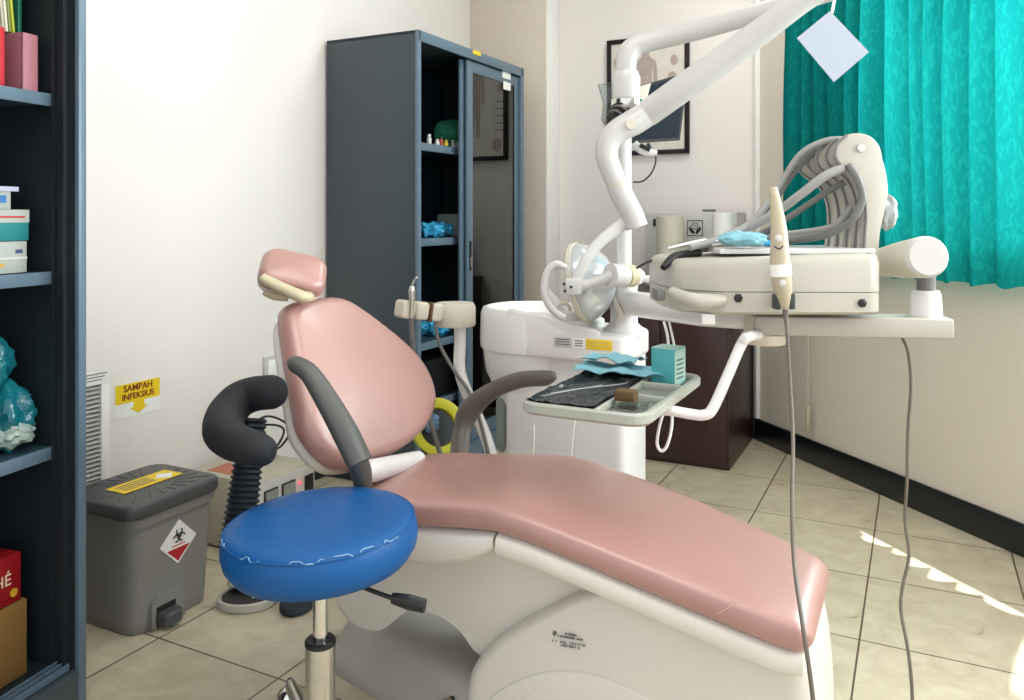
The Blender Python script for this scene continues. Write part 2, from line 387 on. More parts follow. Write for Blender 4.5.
# ================================================================== LEFT CABINET
T = LCF
lc = thing('steel_cabinet', 'dark steel open-fronted shelf cabinet at the left edge of the photo', 'cabinet', T @ V((-.45, .2, 0)))
D, HH, WD = .40, 1.83, .90
mb = MB(T)
mb.box(-.018, 0, 0, D, 0, HH); mb.box(-WD, -WD+.018, 0, D, 0, HH); mb.box(-WD, 0, D-.01, D, 0, HH)
mb.box(-WD, 0, 0, D, HH-.02, HH); mb.box(-WD+.018, -.018, .012, D, .065, .085)
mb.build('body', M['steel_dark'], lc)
mb = MB(T); mb.box(-.020, .001, -.012, .0, 0, HH, .002); mb.box(-WD, -WD+.03, -.012, .0, 0, HH, .002); mb.box(-WD, 0, -.012, 0, HH-.06, HH, .002)
mb.build('front_frame', M['steel_edge'], lc)
mb = MB(T); mb.box(-WD+.03, -.020, -.011, .004, 0, .09, .002); mb.build('plinth', M['steel'], lc)
mb = MB(T)
for y in (.012, .028, .044): mb.box(-WD+.03, -.022, y, y+.004, .085, .100)
mb.build('sliding_track', M['steel_edge'], lc)
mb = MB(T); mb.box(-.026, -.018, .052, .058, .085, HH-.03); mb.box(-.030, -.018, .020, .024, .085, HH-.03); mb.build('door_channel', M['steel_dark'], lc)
for z in (1.347, .956, .57):
    mb = MB(T); mb.box(-WD+.02, -.019, .062, D-.012, z-.02, z); 
    sh = mb.build('shelf', M['steel_in'], lc)
    mb = MB(T); mb.box(-WD+.02, -.0195, .058, .063, z-.026, z+.002, .001); mb.build('shelf_edge', M['steel_edge'], sh)
def lx(px, e):           # local x of a vertical seen at px, e deep inside the left cabinet
    return PL(T, px, 300, e).x
# pink file box with magazines
x1 = lx(38, .08); x0 = lx(22, .08)
fb = thing('magazine_file', 'dusty pink cardboard file box on the top shelf of the left cabinet', 'file box', T @ V(((x0+x1)/2, .15, 1.349)))
mb = MB(T); zt = 1.475
mb.box(x0, x1, .08, .083, 1.349, zt); mb.box(x0, x0+.003, .08, .30, 1.349, zt); mb.box(x1-.003, x1, .08, .30, 1.349, zt); mb.box(x0, x1, .297, .30, 1.349, zt+.08); mb.box(x0, x1, .08, .30, 1.349, 1.352)
mb.build('box', M['maroon'], fb)
xr = lx(5, .08); MB(T).box(xr-.03, xr, .08, .28, 1.349, 1.475, .002).build('red_folder', M['red']); tag(bpy.data.objects['red_folder'], 'crimson red folder beside the pink file box on the top shelf', 'folder')
cols = ['#cfc8b4', '#8e8674', '#b9b4a0', '#d9d6c4', '#7f8a4c', '#b8c23a']; labs = ['cream', 'brownish grey', 'grey beige', 'off-white', 'dull olive', 'lime green']
for i, (cc, lb) in enumerate(zip(cols, labs)):
    x = x0 + .022 + (i-6)*.0085
    o = MB(T @ Matrix.Translation((x, .12, 1.478)) @ Matrix.Rotation(math.radians(-6), 4, 'Y')).box(0, .006, 0, .17, -.0+.0, .215, .001).build('magazine', mat('magazine_cover_%d' % i, cc, .5, var=.15, scale=30))
    tag(o, lb + ' edged magazine standing in the row above the pink file box', 'magazine', 'magazines on the top shelf of the left cabinet')
o = MB(T).box(x0+.026, x1-.004, .12, .29, 1.353, 1.62, .002).build('green_binder', mat('binder_green', '#0d5c4a', .4)); tag(o, 'dark green binder standing behind the magazines in the pink file box', 'binder')
# stacked supply boxes
def box_thing(name, label, cat, T_, x0, x1, y0, y1, z0, z1, m, parts=(), group=None):
    o = MB(T_).box(x0, x1, y0, y1, z0, z1, .0015).build(name, m); tag(o, label, cat, group)
    for (nm, mm, a) in parts: MB(T_).box(*a).build(nm, mm, o)
    return o
z = .958
xa, xb = lx(27, .09), lx(12, .09)
def band(nm, m, x0, x1, y0, y1, z0, z1): return (nm, m, (x0-.0006, x1+.0006, y0-.0006, y1+.0006, z0, z1))
box_thing('glove_box', 'white supply box at the bottom of the stack on the left cabinet shelf', 'box', T, xb-.12, xa, .09, .25, z, z+.068, M['dim_card'],
          [band('printed_stripe', M['appl'], xb-.12, xa, .09, .25, z+.030, z+.034), band('printed_logo', mat('navy_print', '#2a3f66', .5), xa-.028, xa-.012, .09, .25, z+.042, z+.050), band('orange_print', mat('orange_print', '#c89a3c', .5), xb-.07, xb-.02, .09, .25, z+.014, z+.022)])
box_thing('mask_box', 'turquoise and white mask box in the middle of the shelf stack', 'box', T, xb-.12, xa+.003, .088, .25, z+.069, z+.135, mat('turquoise_card', '#207a7e', .5),
          [band('white_top_band', M['dim_card'], xb-.12, xa+.003, .088, .25, z+.108, z+.1356), band('red_line', M['red'], xb-.1, xa-.008, .0875, .2505, z+.118, z+.122)])
x2 = lx(11, .10)
box_thing('small_carton', 'small pale carton with a blue mark on top of the shelf stack', 'box', T, x2-.1, x2, .10, .22, z+.136, z+.175, M['dim_card'],
          [band('lid_flap', M['bluepaper'], x2-.1, x2+.016, .098, .222, z+.175, z+.185), band('blue_mark', mat('blue_mark', '#2a6aa8', .5), x2-.04, x2-.012, .10, .22, z+.150, z+.166)])
# plastic bag (lumpy)
def lump(mb, c, r, sc, seed, n=20, amp=.18, f=5.):
    rnd = random.Random(seed); ph = [rnd.uniform(0, 6.28) for _ in range(6)]; vs = []; fs = []
    for i in range(n+1):
        for k in range(2*n):
            t, p = PI*i/n, PI*k/n; d = V((math.sin(t)*math.cos(p), math.sin(t)*math.sin(p), math.cos(t)))
            w = 1+amp*(math.sin(f*d.x*1.3+ph[0])*math.sin(f*d.y+ph[1])+.6*math.sin(2.1*f*d.z+ph[2]+3*d.x)*math.cos(1.7*f*d.x+ph[3])+.35*abs(math.sin(3*f*d.y+ph[4]+4*d.z)))
            vs.append(V(c)+V((d.x*r*w*sc[0], d.y*r*w*sc[1], max(d.z, -.85)*r*w*sc[2])))
    for i in range(n):
        for k in range(2*n): a = i*2*n+k; b = i*2*n+(k+1) % (2*n); fs.append((a, b, b+2*n, a+2*n))
    mb._add(vs, fs)
xb1 = lx(14, .14)
bg = thing('plastic_bag', 'crumpled teal plastic bag on the lower shelf of the left cabinet', 'bag', T @ V((xb1-.05, .15, .572)))
mb = MB(T); lump(mb, (xb1-.035, .15, .645), .075, (.8, 1, 1.05), 3, 24, .12, 6); mb.build('full_bag', M['tealbag'], bg)
mb = MB(T); lump(mb, (xb1-.06, .15, .765), .055, (.9, .9, 1.0), 8, 20, .14, 6); mb.build('knotted_top', M['tealbag'], bg)
mb = MB(T); lump(mb, (xb1-.04, .105, .615), .055, (.9, .7, .55), 5, 18, .18, 6); mb.build('pale_fold', mat('pale_plastic', '#8b9b95', .3, var=.2, scale=30, bump=.4), bg)
# bottom boxes
x5 = lx(27, .09)
box_thing('cardboard_box', 'plain brown cardboard box on the cabinet floor under the red carton', 'box', T, x5-.2, x5, .09, .30, .087, .25, M['card'])
x6 = lx(21, .095)
rb_ = box_thing('red_carton', 'glossy red carton with pale lettering standing on the brown cardboard box', 'box', T, x6-.18, x6, .095, .22, .2515, .355, mat('red_carton_card', '#8e0c18', .45))
text('HÉ', .035, T @ face_mat((x6-.045, .0948, .305), (1, 0, 0), (0, 0, 1)) , mat('gold_letters', '#d8c9a8', .4), 'lettering', rb_)
MB(T).lathe([(.009, 0), (.009, .002)], (x6-.02, .0935, .275), 20, Matrix.Rotation(PI/2, 4, 'X')).build('gold_seal', mat('gold_seal', '#c99a2a', .4), rb_)

# ================================================================== TALL CABINET
tc_ = thing('steel_cabinet', 'tall dark grey steel cupboard with sliding glass door standing behind the chair', 'cabinet', W(3.1, -1.98, 0))
b0, b1, a0, a1, CH = -2.195, -1.753, 2.638, 3.58, 1.808
mb = MB(AB)
mb.box(b0, b1, a0, a0+.015, 0, CH, .002); mb.box(b0, b1, a1-.015, a1, 0, CH, .002); mb.box(b0, b1, a0, a1, CH-.015, CH, .002); mb.box(b0, b1, a0, a1, 0, .07)
mb.build('body', M['steel'], tc_)
MB(AB).box(b0, b0+.01, a0+.015, a1-.015, .07, CH-.015).build('back_panel', M['steel_in'], tc_)
mb = MB(AB); mb.box(b1-.004, b1+.010, a0-.001, a0+.022, 0, CH+.001, .002); mb.box(b1-.004, b1+.010, a1-.03, a1+.001, 0, CH+.001, .002)
mb.box(b1-.004, b1+.010, a0, a1, CH-.042, CH+.001, .002); mb.box(b1-.004, b1+.010, a0, a1, 0, .09, .002)
mb.build('front_frame', M['steel_edge'], tc_)
for z in (1.38, .985, .555, .30):
    sh = MB(AB).box(b0+.01, b1-.07, a0+.016, a1-.016, z-.02, z).build('shelf', M['steel_in'], tc_)
    MB(AB).box(b1-.072, b1-.066, a0+.016, a1-.016, z-.03, z+.002, .001).build('shelf_edge', M['steel_edge'], sh)
mb = MB(AB)
for a in (a0+.018, 3.08, a1-.03): mb.box(b0+.011, b0+.03, a, a+.02, .07, CH-.02)
mb.build('rear_post', M['steel'], tc_)
def door(bd, da0, da1, hpos):
    d = MB(AB); z0, z1 = .09, CH-.045; s_ = .05
    d.box(bd-.012, bd, da0, da0+s_, z0, z1, .002); d.box(bd-.012, bd, da1-s_, da1, z0, z1, .002); d.box(bd-.012, bd, da0+s_, da1-s_, z0, z0+.06, .002); d.box(bd-.012, bd, da0+s_, da1-s_, z1-.05, z1, .002)
    o = d.build('sliding_door', M['steel_edge'], tc_)
    MB(AB).box(bd-.008, bd-.005, da0+s_-.003, da1-s_+.003, z0+.057, z1-.047).build('glass_pane', M['glass'], o)
    MB(AB).box(bd-.001, bd+.004, hpos, hpos+.016, .84, .97, .004).build('pull_handle', M['black'], o)
    MB(AB).box(bd+.003, bd+.006, hpos+.003, hpos+.013, .85, .90, .001).build('lock_plate', M['chrome'], o)
    return o
d1 = door(b1-.004, 3.045, 3.555, 3.062)
d2 = door(b1-.024, 3.02, 3.53, 3.5)
for (p0, p1, p2, p3, nm) in ((503, 511, 70, 80, 'label'), (504, 511, 81, 91, 'label')):
    q0 = loc(AB, PB(p0, p2, b1)); q1 = loc(AB, PB(p1, p3, b1)); MB(AB).box(b1-.004, b1-.002, q0.y, q1.y, q1.z, q0.z).build('sticker', M['paper'], d1)
q = loc(AB, PB(473, 52, b1)); MB(AB).box(b1+.009, b1+.012, q.y-.02, q.y+.05, q.z-.012, q.z+.006).build('maker_plate', M['yellow'], tc_)
# things inside
zs = 1.381
for i, (px, col, cap, lab, h_) in enumerate(((429, '#c9c9c4', '#e8e8e8', 'first small white-capped bottle on the upper cabinet shelf, leftmost', .045), (437, '#d4d4cc', '#dcdcd8', 'stubby translucent bottle right of the white-capped one on the upper shelf', .03),
        (441, '#a9402a', '#1c1c1c', 'dark-topped orange red bottle on the upper shelf', .042), (446, '#d9c23a', '#d9c23a', 'small yellow bottle in front of the green bundle', .032), (453, '#a9aeaa', '#c8ccc8', 'small grey bottle on the upper shelf below the green bundle', .036), (458, '#9aa3a0', '#6b7270', 'grey-capped bottle at the right end of the upper shelf', .038))):
    p = loc(AB, PB(px, 135, b1-.10)); o = thing('medicine_bottle', lab, 'bottle', AB @ V((b1-.10, p.y, zs)), 'small bottles on the upper shelf of the tall cabinet')
    MB(AB).lathe([(.010, 0), (.011, .002), (.011, h_*.6), (.006, h_*.75), (.006, h_*.8)], (b1-.10, p.y, zs), 14).build('bottle', mat('bottle_%d' % i, col, .3), o)
    MB(AB).lathe([(.0075, h_*.8), (.0075, h_)], (b1-.10, p.y, zs), 14).build('cap', mat('cap_%d' % i, cap, .4), o)
p = loc(AB, PB(448, 128, b1-.2)); mb = MB(AB); lump(mb, (b1-.2, p.y+.03, zs+.075), .085, (.8, 1.25, .85), 12, 18, .1, 4)
tag(mb.build('green_cloth_bundle', mat('green_cloth', '#1f7a5c', .8, var=.25)), 'green wrapped cloth bundle on the upper shelf of the tall cabinet', 'cloth')
def packets(z, pa, pb, seed, lab, n=3):
    rnd = random.Random(seed)
    for i in range(n):
        f0 = i/n; pxx = pa+(pb-pa)*(f0+.5/n); p = loc(AB, PB(pxx, 235, b1-.17)); mb = MB(AB)
        lump(mb, (b1-.17+rnd.uniform(-.02, .02), p.y, z+.028+.006*(i % 2)), .05, (1.5, 1.25, .62), seed+i, 22, .22, 8)
        tag(mb.build('plastic_packet', M['bluepack']), lab[i], 'packet', 'blue packets on the cabinet shelves')
packets(.986, 418, 462, 30, ['crumpled bright blue packet at the left end of the middle shelf', 'crumpled bright blue packet in the middle of the middle shelf', 'crumpled bright blue packet beside the sliding door on the middle shelf'])
packets(.556, 424, 440, 50, ['crumpled bright blue packet on the lower cabinet shelf behind the chair'], 1)
o = MB(AB).box(-1.95, -1.80, 3.10, 3.40, .986, 1.09, .01).build('grey_carton', mat('grey_carton', '#68736f', .6, var=.2)); tag(o, 'greyish carton behind the sliding glass on the middle shelf', 'box')
o = MB(AB).box(-2.15, -1.84, 2.75, 3.30, .301, .47, .015).build('dark_case', M['black']); tag(o, 'dark case in the shadowed bottom of the tall cabinet', 'case')

# ================================================================== LEFT WALL FIXTURES
def LWp(px, py): return loc(AB, PB(px, py, BL))
q0, q1 = LWp(62, 384), LWp(106, 487)
lv = thing('wall_louver', 'white slatted vent panel on the wall beside the left cabinet', 'vent', AB @ V((BL, (q0.y+q1.y)/2, .22)))
za, zb = .20, q0.z
mb = MB(AB); mb.box(BL, BL+.018, q0.y-.05, q0.y-.02, za, zb); mb.box(BL, BL+.018, q1.y-.028, q1.y, za, zb, .002); mb.box(BL, BL+.018, q0.y-.05, q1.y, zb-.02, zb, .002); mb.box(BL, BL+.018, q0.y-.05, q1.y, za, za+.02, .002)
mb.build('vent_frame', M['trimw'], lv)
MB(AB).box(BL, BL+.004, q0.y-.03, q1.y-.02, za+.01, zb-.01).build('dark_backing', M['black'], lv)
mb = MB(AB); n = 26
for i in range(n):
    z = za+.022+(zb-za-.045)*(i+.3)/n; mb._add([(BL+.004, q0.y-.03, z+.006), (BL+.015, q0.y-.03, z), (BL+.015, q1.y-.026, z), (BL+.004, q1.y-.026, z+.006), (BL+.004, q0.y-.03, z+.008), (BL+.015, q0.y-.03, z+.002), (BL+.015, q1.y-.026, z+.002), (BL+.004, q1.y-.026, z+.008)],
        [(0, 1, 2, 3), (7, 6, 5, 4), (0, 4, 5, 1), (2, 6, 7, 3), (1, 5, 6, 2)])
mb.build('slats', M['appl'], lv)
mb = MB(AB); mb.box(BL+.018, BL+.020, q0.y+.005, q1.y-.002, zb-.018, zb+.022); st = mb.build('label_sticker', M['paper'], lv)
for k in range(3): MB(AB).box(BL+.0201, BL+.0207, q0.y+.02, q1.y-.012-.008*k, zb+.012-.009*k, zb+.015-.009*k).build('print_line', M['grout'], st)
# SAMPAH INFEKSIUS sign
c = [LWp(*p) for p in ((114, 385), (160, 377), (159.5, 410), (114.5, 419))]
sg = thing('waste_sign', 'yellow and white SAMPAH INFEKSIUS notice with a down arrow above the bin', 'sign', AB @ V((BL, (c[0].y+c[1].y)/2, c[3].z)))
y0_, y1_ = c[0].y, c[1].y; zt_, zb_ = (c[0].z+c[1].z)/2, (c[2].z+c[3].z)/2; tl = (c[1].z-c[0].z)
MB(AB).box(BL+.0005, BL+.0020, y0_, y1_, zb_, zt_).build('white_sheet', M['paper'], sg)
zm = zt_-(zt_-zb_)*.58
MB(AB).box(BL+.002, BL+.0026, y0_+.003, y1_-.003, zm, zt_-.002).build('yellow_panel', M['yellow'], sg)
ym = (y0_+y1_)/2+.003; mb = MB(AB)
ar = [(ym-.02, zm+.001), (ym-.02, zm-.018), (ym-.034, zm-.018), (ym, zm-.040), (ym+.034, zm-.018), (ym+.02, zm-.018), (ym+.02, zm+.001)]
mb.loft([[(BL+w, p[0], p[1]) for p in ar] for w in (.002, .0026)]); mb.build('arrow', M['yellow'], sg)
Xt = AB @ face_mat((BL+.003, (y0_+y1_)/2, zt_-.018), (0, 1, 0), (0, 0, 1))
text('SAMPAH', .028, Xt, M['darkred'], 'lettering', sg, bold=.0006); text('INFEKSIUS', .026, AB @ face_mat((BL+.003, (y0_+y1_)/2, zt_-.044), (0, 1, 0), (0, 0, 1)), M['darkred'], 'lettering', sg, bold=.0006)
# outlet
q = LWp(272, 368)
so = thing('wall_socket', 'white wall socket half hidden behind the chair backrest', 'socket', AB @ V((BL, q.y, q.z-.05)))
MB(AB).box(BL, BL+.012, q.y-.05, q.y+.05, q.z-.045, q.z+.05, .004).build('plate', M['appl'], so)
MB(AB).box(BL+.012, BL+.016, q.y-.035, q.y+.035, q.z-.03, q.z+.035, .003).build('socket_insert', M['trimw'], so)

# ================================================================== WASTE BIN
bn = thing('pedal_bin', 'grey plastic pedal bin with dark lid and biohazard label by the left wall', 'bin', W(1.53, -1.9, 0))
ba0, ba1, bb0, bb1, BH = 1.400, 1.640, -2.01, -1.790, .312
bc = ((bb0+bb1)/2, (ba0+ba1)/2); rings = []
for z, g in ((0, 0), (.006, .004), (.04, .006), (BH-.03, .016), (BH-.028, .024), (BH, .026)):
    rings.append([(p[0], p[1], z) for p in rrect(bb0-g*.6, bb1+g, ba0-g, ba1+g, .04)])
MB(AB).loft(rings).build('bin_body', M['bin'], bn)
MB(AB).prism(rrect(bb0-.022, bb1+.036, ba0-.040, ba1+.030, .045), BH-.004, BH+.035, lambda u, v, w: V((u, v, w)), .012).build('lid', M['bin_lid'], bn)
lid = bpy.data.objects[[c_.name for c_ in bn.children if c_.name.startswith('lid')][0]] if bn.children else None
zl = BH+.035
mb = MB(AB)
for k in range(22):
    a = 2*PI*k/22; dx, dy = math.cos(a), math.sin(a); m_ = min(.115/max(abs(dx), 1e-6), .125/max(abs(dy), 1e-6))
    mb.tube([(bc[0]+dx*.075+.006, bc[1]+dy*.075, zl-.001), (bc[0]+dx*m_+.006, bc[1]+dy*m_, zl-.003)], [.003, .005], 6, 0)
mb.build('lid_ribs', M['bin_lid'], bn)
Xr = AB @ Matrix.Translation((bc[0]+.005, bc[1]+.005, zl+.0012))
o = MB(Xr).box(-.045, .03, -.095, .095, 0, .0012).build('yellow_sticker', M['yellow'], bn)
MB(Xr @ Matrix.Translation((0, .055, .0012)) @ Matrix.Rotation(PI/4, 4, 'Z')).box(-.02, .02, -.02, .02, 0, .0008).build('hazard_diamond', M['paper'], o)
for k in range(4): MB(Xr).box(-.03+.013*k, -.025+.013*k, -.08, .02, .0012, .0018).build('print_line', M['grout'], o)
def biohaz(X, s_, m, parent):
    mb = MB(X)
    for k in range(3):
        a = PI/2+k*2*PI/3; cx, cy = math.cos(a)*.5*s_, math.sin(a)*.5*s_; arc = []
        for j in range(19):
            t = a+math.radians(40)+math.radians(280)*j/18+0; arc.append((cx+math.cos(t)*.42*s_, cy+math.sin(t)*.42*s_, .0004))
        mb.tube(arc, [.03*s_]+[.09*s_]*17+[.03*s_], 6, 0, flat=1)
    ring = [(math.cos(2*PI*j/18)*.33*s_, math.sin(2*PI*j/18)*.33*s_, .0004) for j in range(19)]; mb.tube(ring, .05*s_, 6, 0)
    return mb.build('biohazard_symbol', m, parent)
q = PL(AB @ Matrix.Rotation(-PI/2, 4, 'Z'), 178, 541, bb1+.022)   # face b = const
Pq = PB(178, 541, bb1+.0125)
nrm = AB.to_3x3() @ V((1, 0, 0)); ay = AB.to_3x3() @ V((0, 1, 0)); UZ = V((0, 0, 1))+nrm*.045; nz_ = ay.cross(UZ).normalized()
Xd = face_mat(Pq+nz_*.002, ay+UZ, UZ-ay)
def onface(dx, dy): return face_mat(Pq+nz_*.0035+ay*dx+UZ*dy, ay, UZ)
dl = MB(Xd).box(-.042, .042, -.042, .042, -.004, .0012).build('hazard_label', M['paper'], bn)
MB(onface(0, 0)).loft([[(p[0], p[1], w) for p in ((-.038, -.016), (0, -.053), (.038, -.016))] for w in (-.001, -.0002)]).build('red_field', M['red'], dl)
MB(onface(0, 0)).box(-.022, .022, -.010, -.007, -.001, -.0002).build('print_line', M['red'], dl)
biohaz(onface(0, .016), .022, M['black'], dl)
mb = MB(AB); ps = spline([(ba1-.035, .0), (ba1-.035, .07), (ba1-.045, .085), (ba1-.11, .085), (ba1-.135, .06), (ba1-.14, 0)], 3, False)
pm = (ba0+ba1)/2-.025
mb.loft([[(bb1+w, p[0], p[1]) for p in ((pm-.055, .004), (pm-.055, .07), (pm-.035, .09), (pm+.035, .09), (pm+.05, .07), (pm+.05, .004))] for w in (-.01, .018)]).build('pedal_housing', M['bin'], bn)
MB(AB).box(bb1, bb1+.0195, pm-.042, pm+.02, .006, .06, .003).build('pedal_slot', M['black'], bn)
MB(AB).prism(rrect(bb1-.0, bb1+.055, pm-.040, pm+.018, .015), .012, .045, lambda u, v, w: V((u, v, w)), .006).build('pedal', M['bin_lid'], bn)

# ================================================================== STABILISER BOX
a_0, a_1, b_0, b_1, hh = 1.90, 2.17, -2.17, -1.86, .235
eb = thing('voltage_stabiliser', 'beige metal power box with two meters on the floor behind the stool', 'power box', W(2.0, -2.0, 0))
MB(AB).box(b_0, b_1, a_0, a_1, .008, hh, .004).build('case', M['metalbox'], eb)
MB(AB).box(b_1, b_1+.004, a_0+.004, a_1-.004, .012, hh-.004, .001).build('front_panel', M['appl'], eb)
for i, a in enumerate((a_0+.025, a_0+.105)):
    o = MB(AB).box(b_1+.004, b_1+.009, a, a+.062, .155, .205, .002).build('meter', M['black'], eb)
    MB(AB).box(b_1+.009, b_1+.0105, a+.005, a+.057, .160, .200).build('meter_glass', M['glassdark'], o)
MB(AB).sphere((b_1+.008, a_0+.19, .185), .005, 8).build('indicator_light', M['red_led'], eb)
MB(AB).box(b_1+.004, b_1+.008, a_1-.055, a_1-.012, .12, .20, .002).build('dark_panel', M['black'], eb)
mb = MB(AB)
for b in (b_0+.02, b_1-.02):
    for a in (a_0+.02, a_1-.02): mb.cyl((b, a, 0), (b, a, .009), .012, n=10)
mb.build('rubber_feet', M['black'], eb)
MB(AB).box(b_0+.06, b_0+.2, a_0+.03, a_0+.12, hh, hh+.0012).build('red_sticker', mat('faded_red_print', '#b06a50', .6, var=.3, scale=80), eb)
ch = thing('plug_adapter', 'white power plugs with black cables lying on the beige power box', 'plug', AB @ V((b_0+.18, a_1-.06, hh)))
mb = MB(AB); mb.box(b_0+.10, b_0+.17, a_1-.10, a_1-.04, hh, hh+.05, .008); mb.box(b_0+.06, b_0+.11, a_1-.07, a_1-.02, hh+.03, hh+.10, .01); mb.build('adapter', M['appl'], ch)
mb = MB(AB)
for s_ in (0, .03): mb.tube([(b_0+.14, a_1-.08+s_, hh+.02), (b_0+.20, a_1-.07+s_, hh+.05), (b_0+.19, a_1-.02+s_, hh+.10), (b_0+.12, a_1-.03, hh+.11+s_), (b_0+.05, a_1-.09, hh+.09), (b_0+.02, a_1-.13-s_, hh+.17)], .004, 8)
mb.build('cable', M['black'], ch)

# ================================================================== FOOT CONTROLS
p = PZ(247, 596, .02)
fc = thing('foot_control', 'round grey foot pedal with black recess on the floor beside the bin', 'foot pedal', (p.x, p.y, 0))
MB().lathe([(.062, 0), (.066, .004), (.066, .022), (.060, .025), (.056, .018), (0.0001, .016)], (p.x, p.y, 0), 36, sx=1.25).build('pedal_base', M['shell_grey'], fc)
MB().lathe([(.054, .0165), (.054, .024), (.0001, .024)], (p.x, p.y, 0), 30, sx=1.25).build('recess', M['black'], fc)
mb = MB(Matrix.Translation((p.x-.005, p.y+.035, .03)) @ Matrix.Rotation(math.radians(-12), 4, 'X')); mb.prism(rrect(-.062, .062, -.022, .040, .02), 0, .022, lambda u, v, w: V((u, v, w)), .008); mb.build('foot_cap', M['shell_grey'], fc)
MB().box(p.x+.024, p.x+.032, p.y-.035, p.y+.02, .022, .034, .002).build('hinge_strip', M['chrome'], fc)
p = PZ(296, 604, .015)
o = MB().lathe([(.040, 0), (.046, .004), (.046, .012), (.042, .018), (.0001, .020)], (p.x, p.y+.02, 0), 32, sx=1.05, sy=1.5).build('foot_switch', M['rubber']); tag(o, 'dark blue oval foot switch on the floor under the stool seat', 'foot switch')

# ================================================================== BLUE STOOL
sx_, sy_, sz_ = -.35, 1.47, .525
st = thing('dentist_stool', 'round blue vinyl stool on a chrome column with black curved backrest', 'stool', (sx_, sy_, 0))
R0 = .1725; pr = [(.001, -.078), (R0*.80, -.078), (R0*.93, -.070), (R0*1.0, -.052), (R0*1.02, -.034), (R0*1.01, -.016), (R0*.985, -.006), (R0*.975, -.003), (R0*.94, .002), (R0*.8, .005), (R0*.5, .006), (.001, .003)]
Xs = Matrix.Rotation(math.radians(-2.5), 4, 'Y') @ Matrix.Rotation(math.radians(1.5), 4, 'X')
seat = MB().lathe(pr, (sx_, sy_, sz_), 64, Xs).build('seat', M['blue_seat'], st, angle=60)
seam = [Xs @ V((math.cos(t)*R0*.985, math.sin(t)*R0*.985, -.004)) + V((sx_, sy_, sz_)) for t in [2*PI*k/72 for k in range(73)]]
MB().tube(seam, .0022, 6, 0).build('seam_piping', M['blue_seat'], seat)
rnd = random.Random(2)
mb = MB()
for s0, s1 in ((-2.2, -1.95), (-1.72, -1.3), (-1.22, -.78), (-.72, -.45), (-2.75, -2.5)):
    pts = []; k = max(3, int((s1-s0)/.035))
    for j in range(k+1):
        t = s0+(s1-s0)*j/k; rr = R0*(.985+rnd.uniform(-.012, .012)); pts.append(Xs @ V((math.cos(t)*rr, math.sin(t)*rr, .0005 if rr < R0*.985 else -.004)) + V((sx_, sy_, sz_)))
    mb = MB(); mb.tube(pts, [.0004]+[.0011]*(k-1)+[.0004], 5, 0); mb.build('worn_crack', M['crack'], seat)
MB().cyl((sx_, sy_, sz_-.095), (sx_, sy_, sz_-.078), .07).build('seat_plate', M['black'], st)
MB().cyl((sx_, sy_, .28), (sx_, sy_, sz_-.09), .0135).build('piston', M['chrome'], st)
MB().lathe([(.024, .06), (.027, .10), (.027, .296), (.0265, .300)], (sx_, sy_, 0), 28).build('column', M['chrome_worn'], st)
MB().lathe([(.016, .309), (.025, .309), (.028, .306), (.028, .299), (.027, .298)], (sx_, sy_, 0), 28).build('collar', M['black'], st)
MB().lathe([(.03, .05), (.045, .06), (.045, .085), (.028, .10)], (sx_, sy_, 0), 28).build('hub', M['chrome_worn'], st)
pc_ = PZ(290, 697, .035); ang0 = math.atan2(pc_.y-sy_, pc_.x-sx_); RL = math.hypot(pc_.y-sy_, pc_.x-sx_)
RL = min(RL, .32)
for k in range(5):
    a = ang0+2*PI*k/5; d = V((math.cos(a), math.sin(a), 0)); o_ = V((sx_, sy_, 0))
    lg = MB().tube([o_+d*.035+V((0, 0, .072)), o_+d*.16+V((0, 0, .076)), o_+d*(RL-.005)+V((0, 0, .064))], [.016, .015, .012], 12).build('leg', M['chrome_worn'], st)
    cs = MB().cyl(o_+d*RL+V((0, 0, .04)), o_+d*RL+V((0, 0, .074)), .006, n=10); n_ = V((-d.y, d.x, 0)); cs.cyl(o_+d*RL+n_*-.006+V((0, 0, .027)), o_+d*RL+n_*.006+V((0, 0, .027)), .026, n=20)
    cs.build('caster', M['black'], lg)
    MB().sphere(o_+d*RL+V((0, 0, .030)), .030, 12, (1, 1, 1)).build('caster_hood', M['chrome'], lg)
# lever
l0, l1, l2, l3 = V((sx_, sy_, sz_-.09)), PY(365, 588, 1.42), PY(392, 598, 1.40), PY(425, 606, 1.385)
MB().tube([l0, l1, l2], .004, 8).build('lever_rod', M['black'], st)
MB().tube([l2, l2.lerp(l3, .5), l3], [.0095, .014, .0125], 10, flat=.7).build('lever_paddle', M['black'], st)
# bellows post + curved pad
pA, pB = PY(237, 545, 1.63), PY(254, 418, 1.70)
bx, by = pA.x, pA.y; nb = 22; pts = []; rr = []
for k in range(nb):
    for f, r in ((0, .030), (.45, .037), (.95, .030)): pts.append(pA.lerp(pB, (k+f)/nb)); rr.append(r*(1-.25*k/nb))
MB().tube(pts, rr, 22, 0).build('bellows', M['rubber'], st)
MB().tube([(sx_, sy_, sz_-.088), ((sx_+bx)/2, (sy_+by)/2, sz_-.10), (bx, by, pA.z-.03), pA], .010, 8).build('backrest_bracket', M['black'], st)
# pad : C shape seen open to the right
pad = [PY(x, y, z) for x, y, z in ((272, 392, 1.70), (254, 394, 1.72), (238, 401, 1.71), (226, 416, 1.67), (224, 432, 1.61), (235, 442, 1.57), (250, 447, 1.55), (260, 450, 1.545))]
d0, d1 = (pad[0]-pad[1]).normalized(), (pad[-1]-pad[-2]).normalized()
pr = [pad[0]+d0*.030, pad[0]+d0*.027, pad[0]+d0*.018]; pe = [pad[-1]+d1*.018, pad[-1]+d1*.027, pad[-1]+d1*.030]
MB().tube(pr+pad+pe, [.008, .020, .030, .036, .037, .039, .041, .042, .038, .035, .033, .027, .018, .007], 22, 5, flat=.95).build('backrest_pad', M['black_foam'], st)

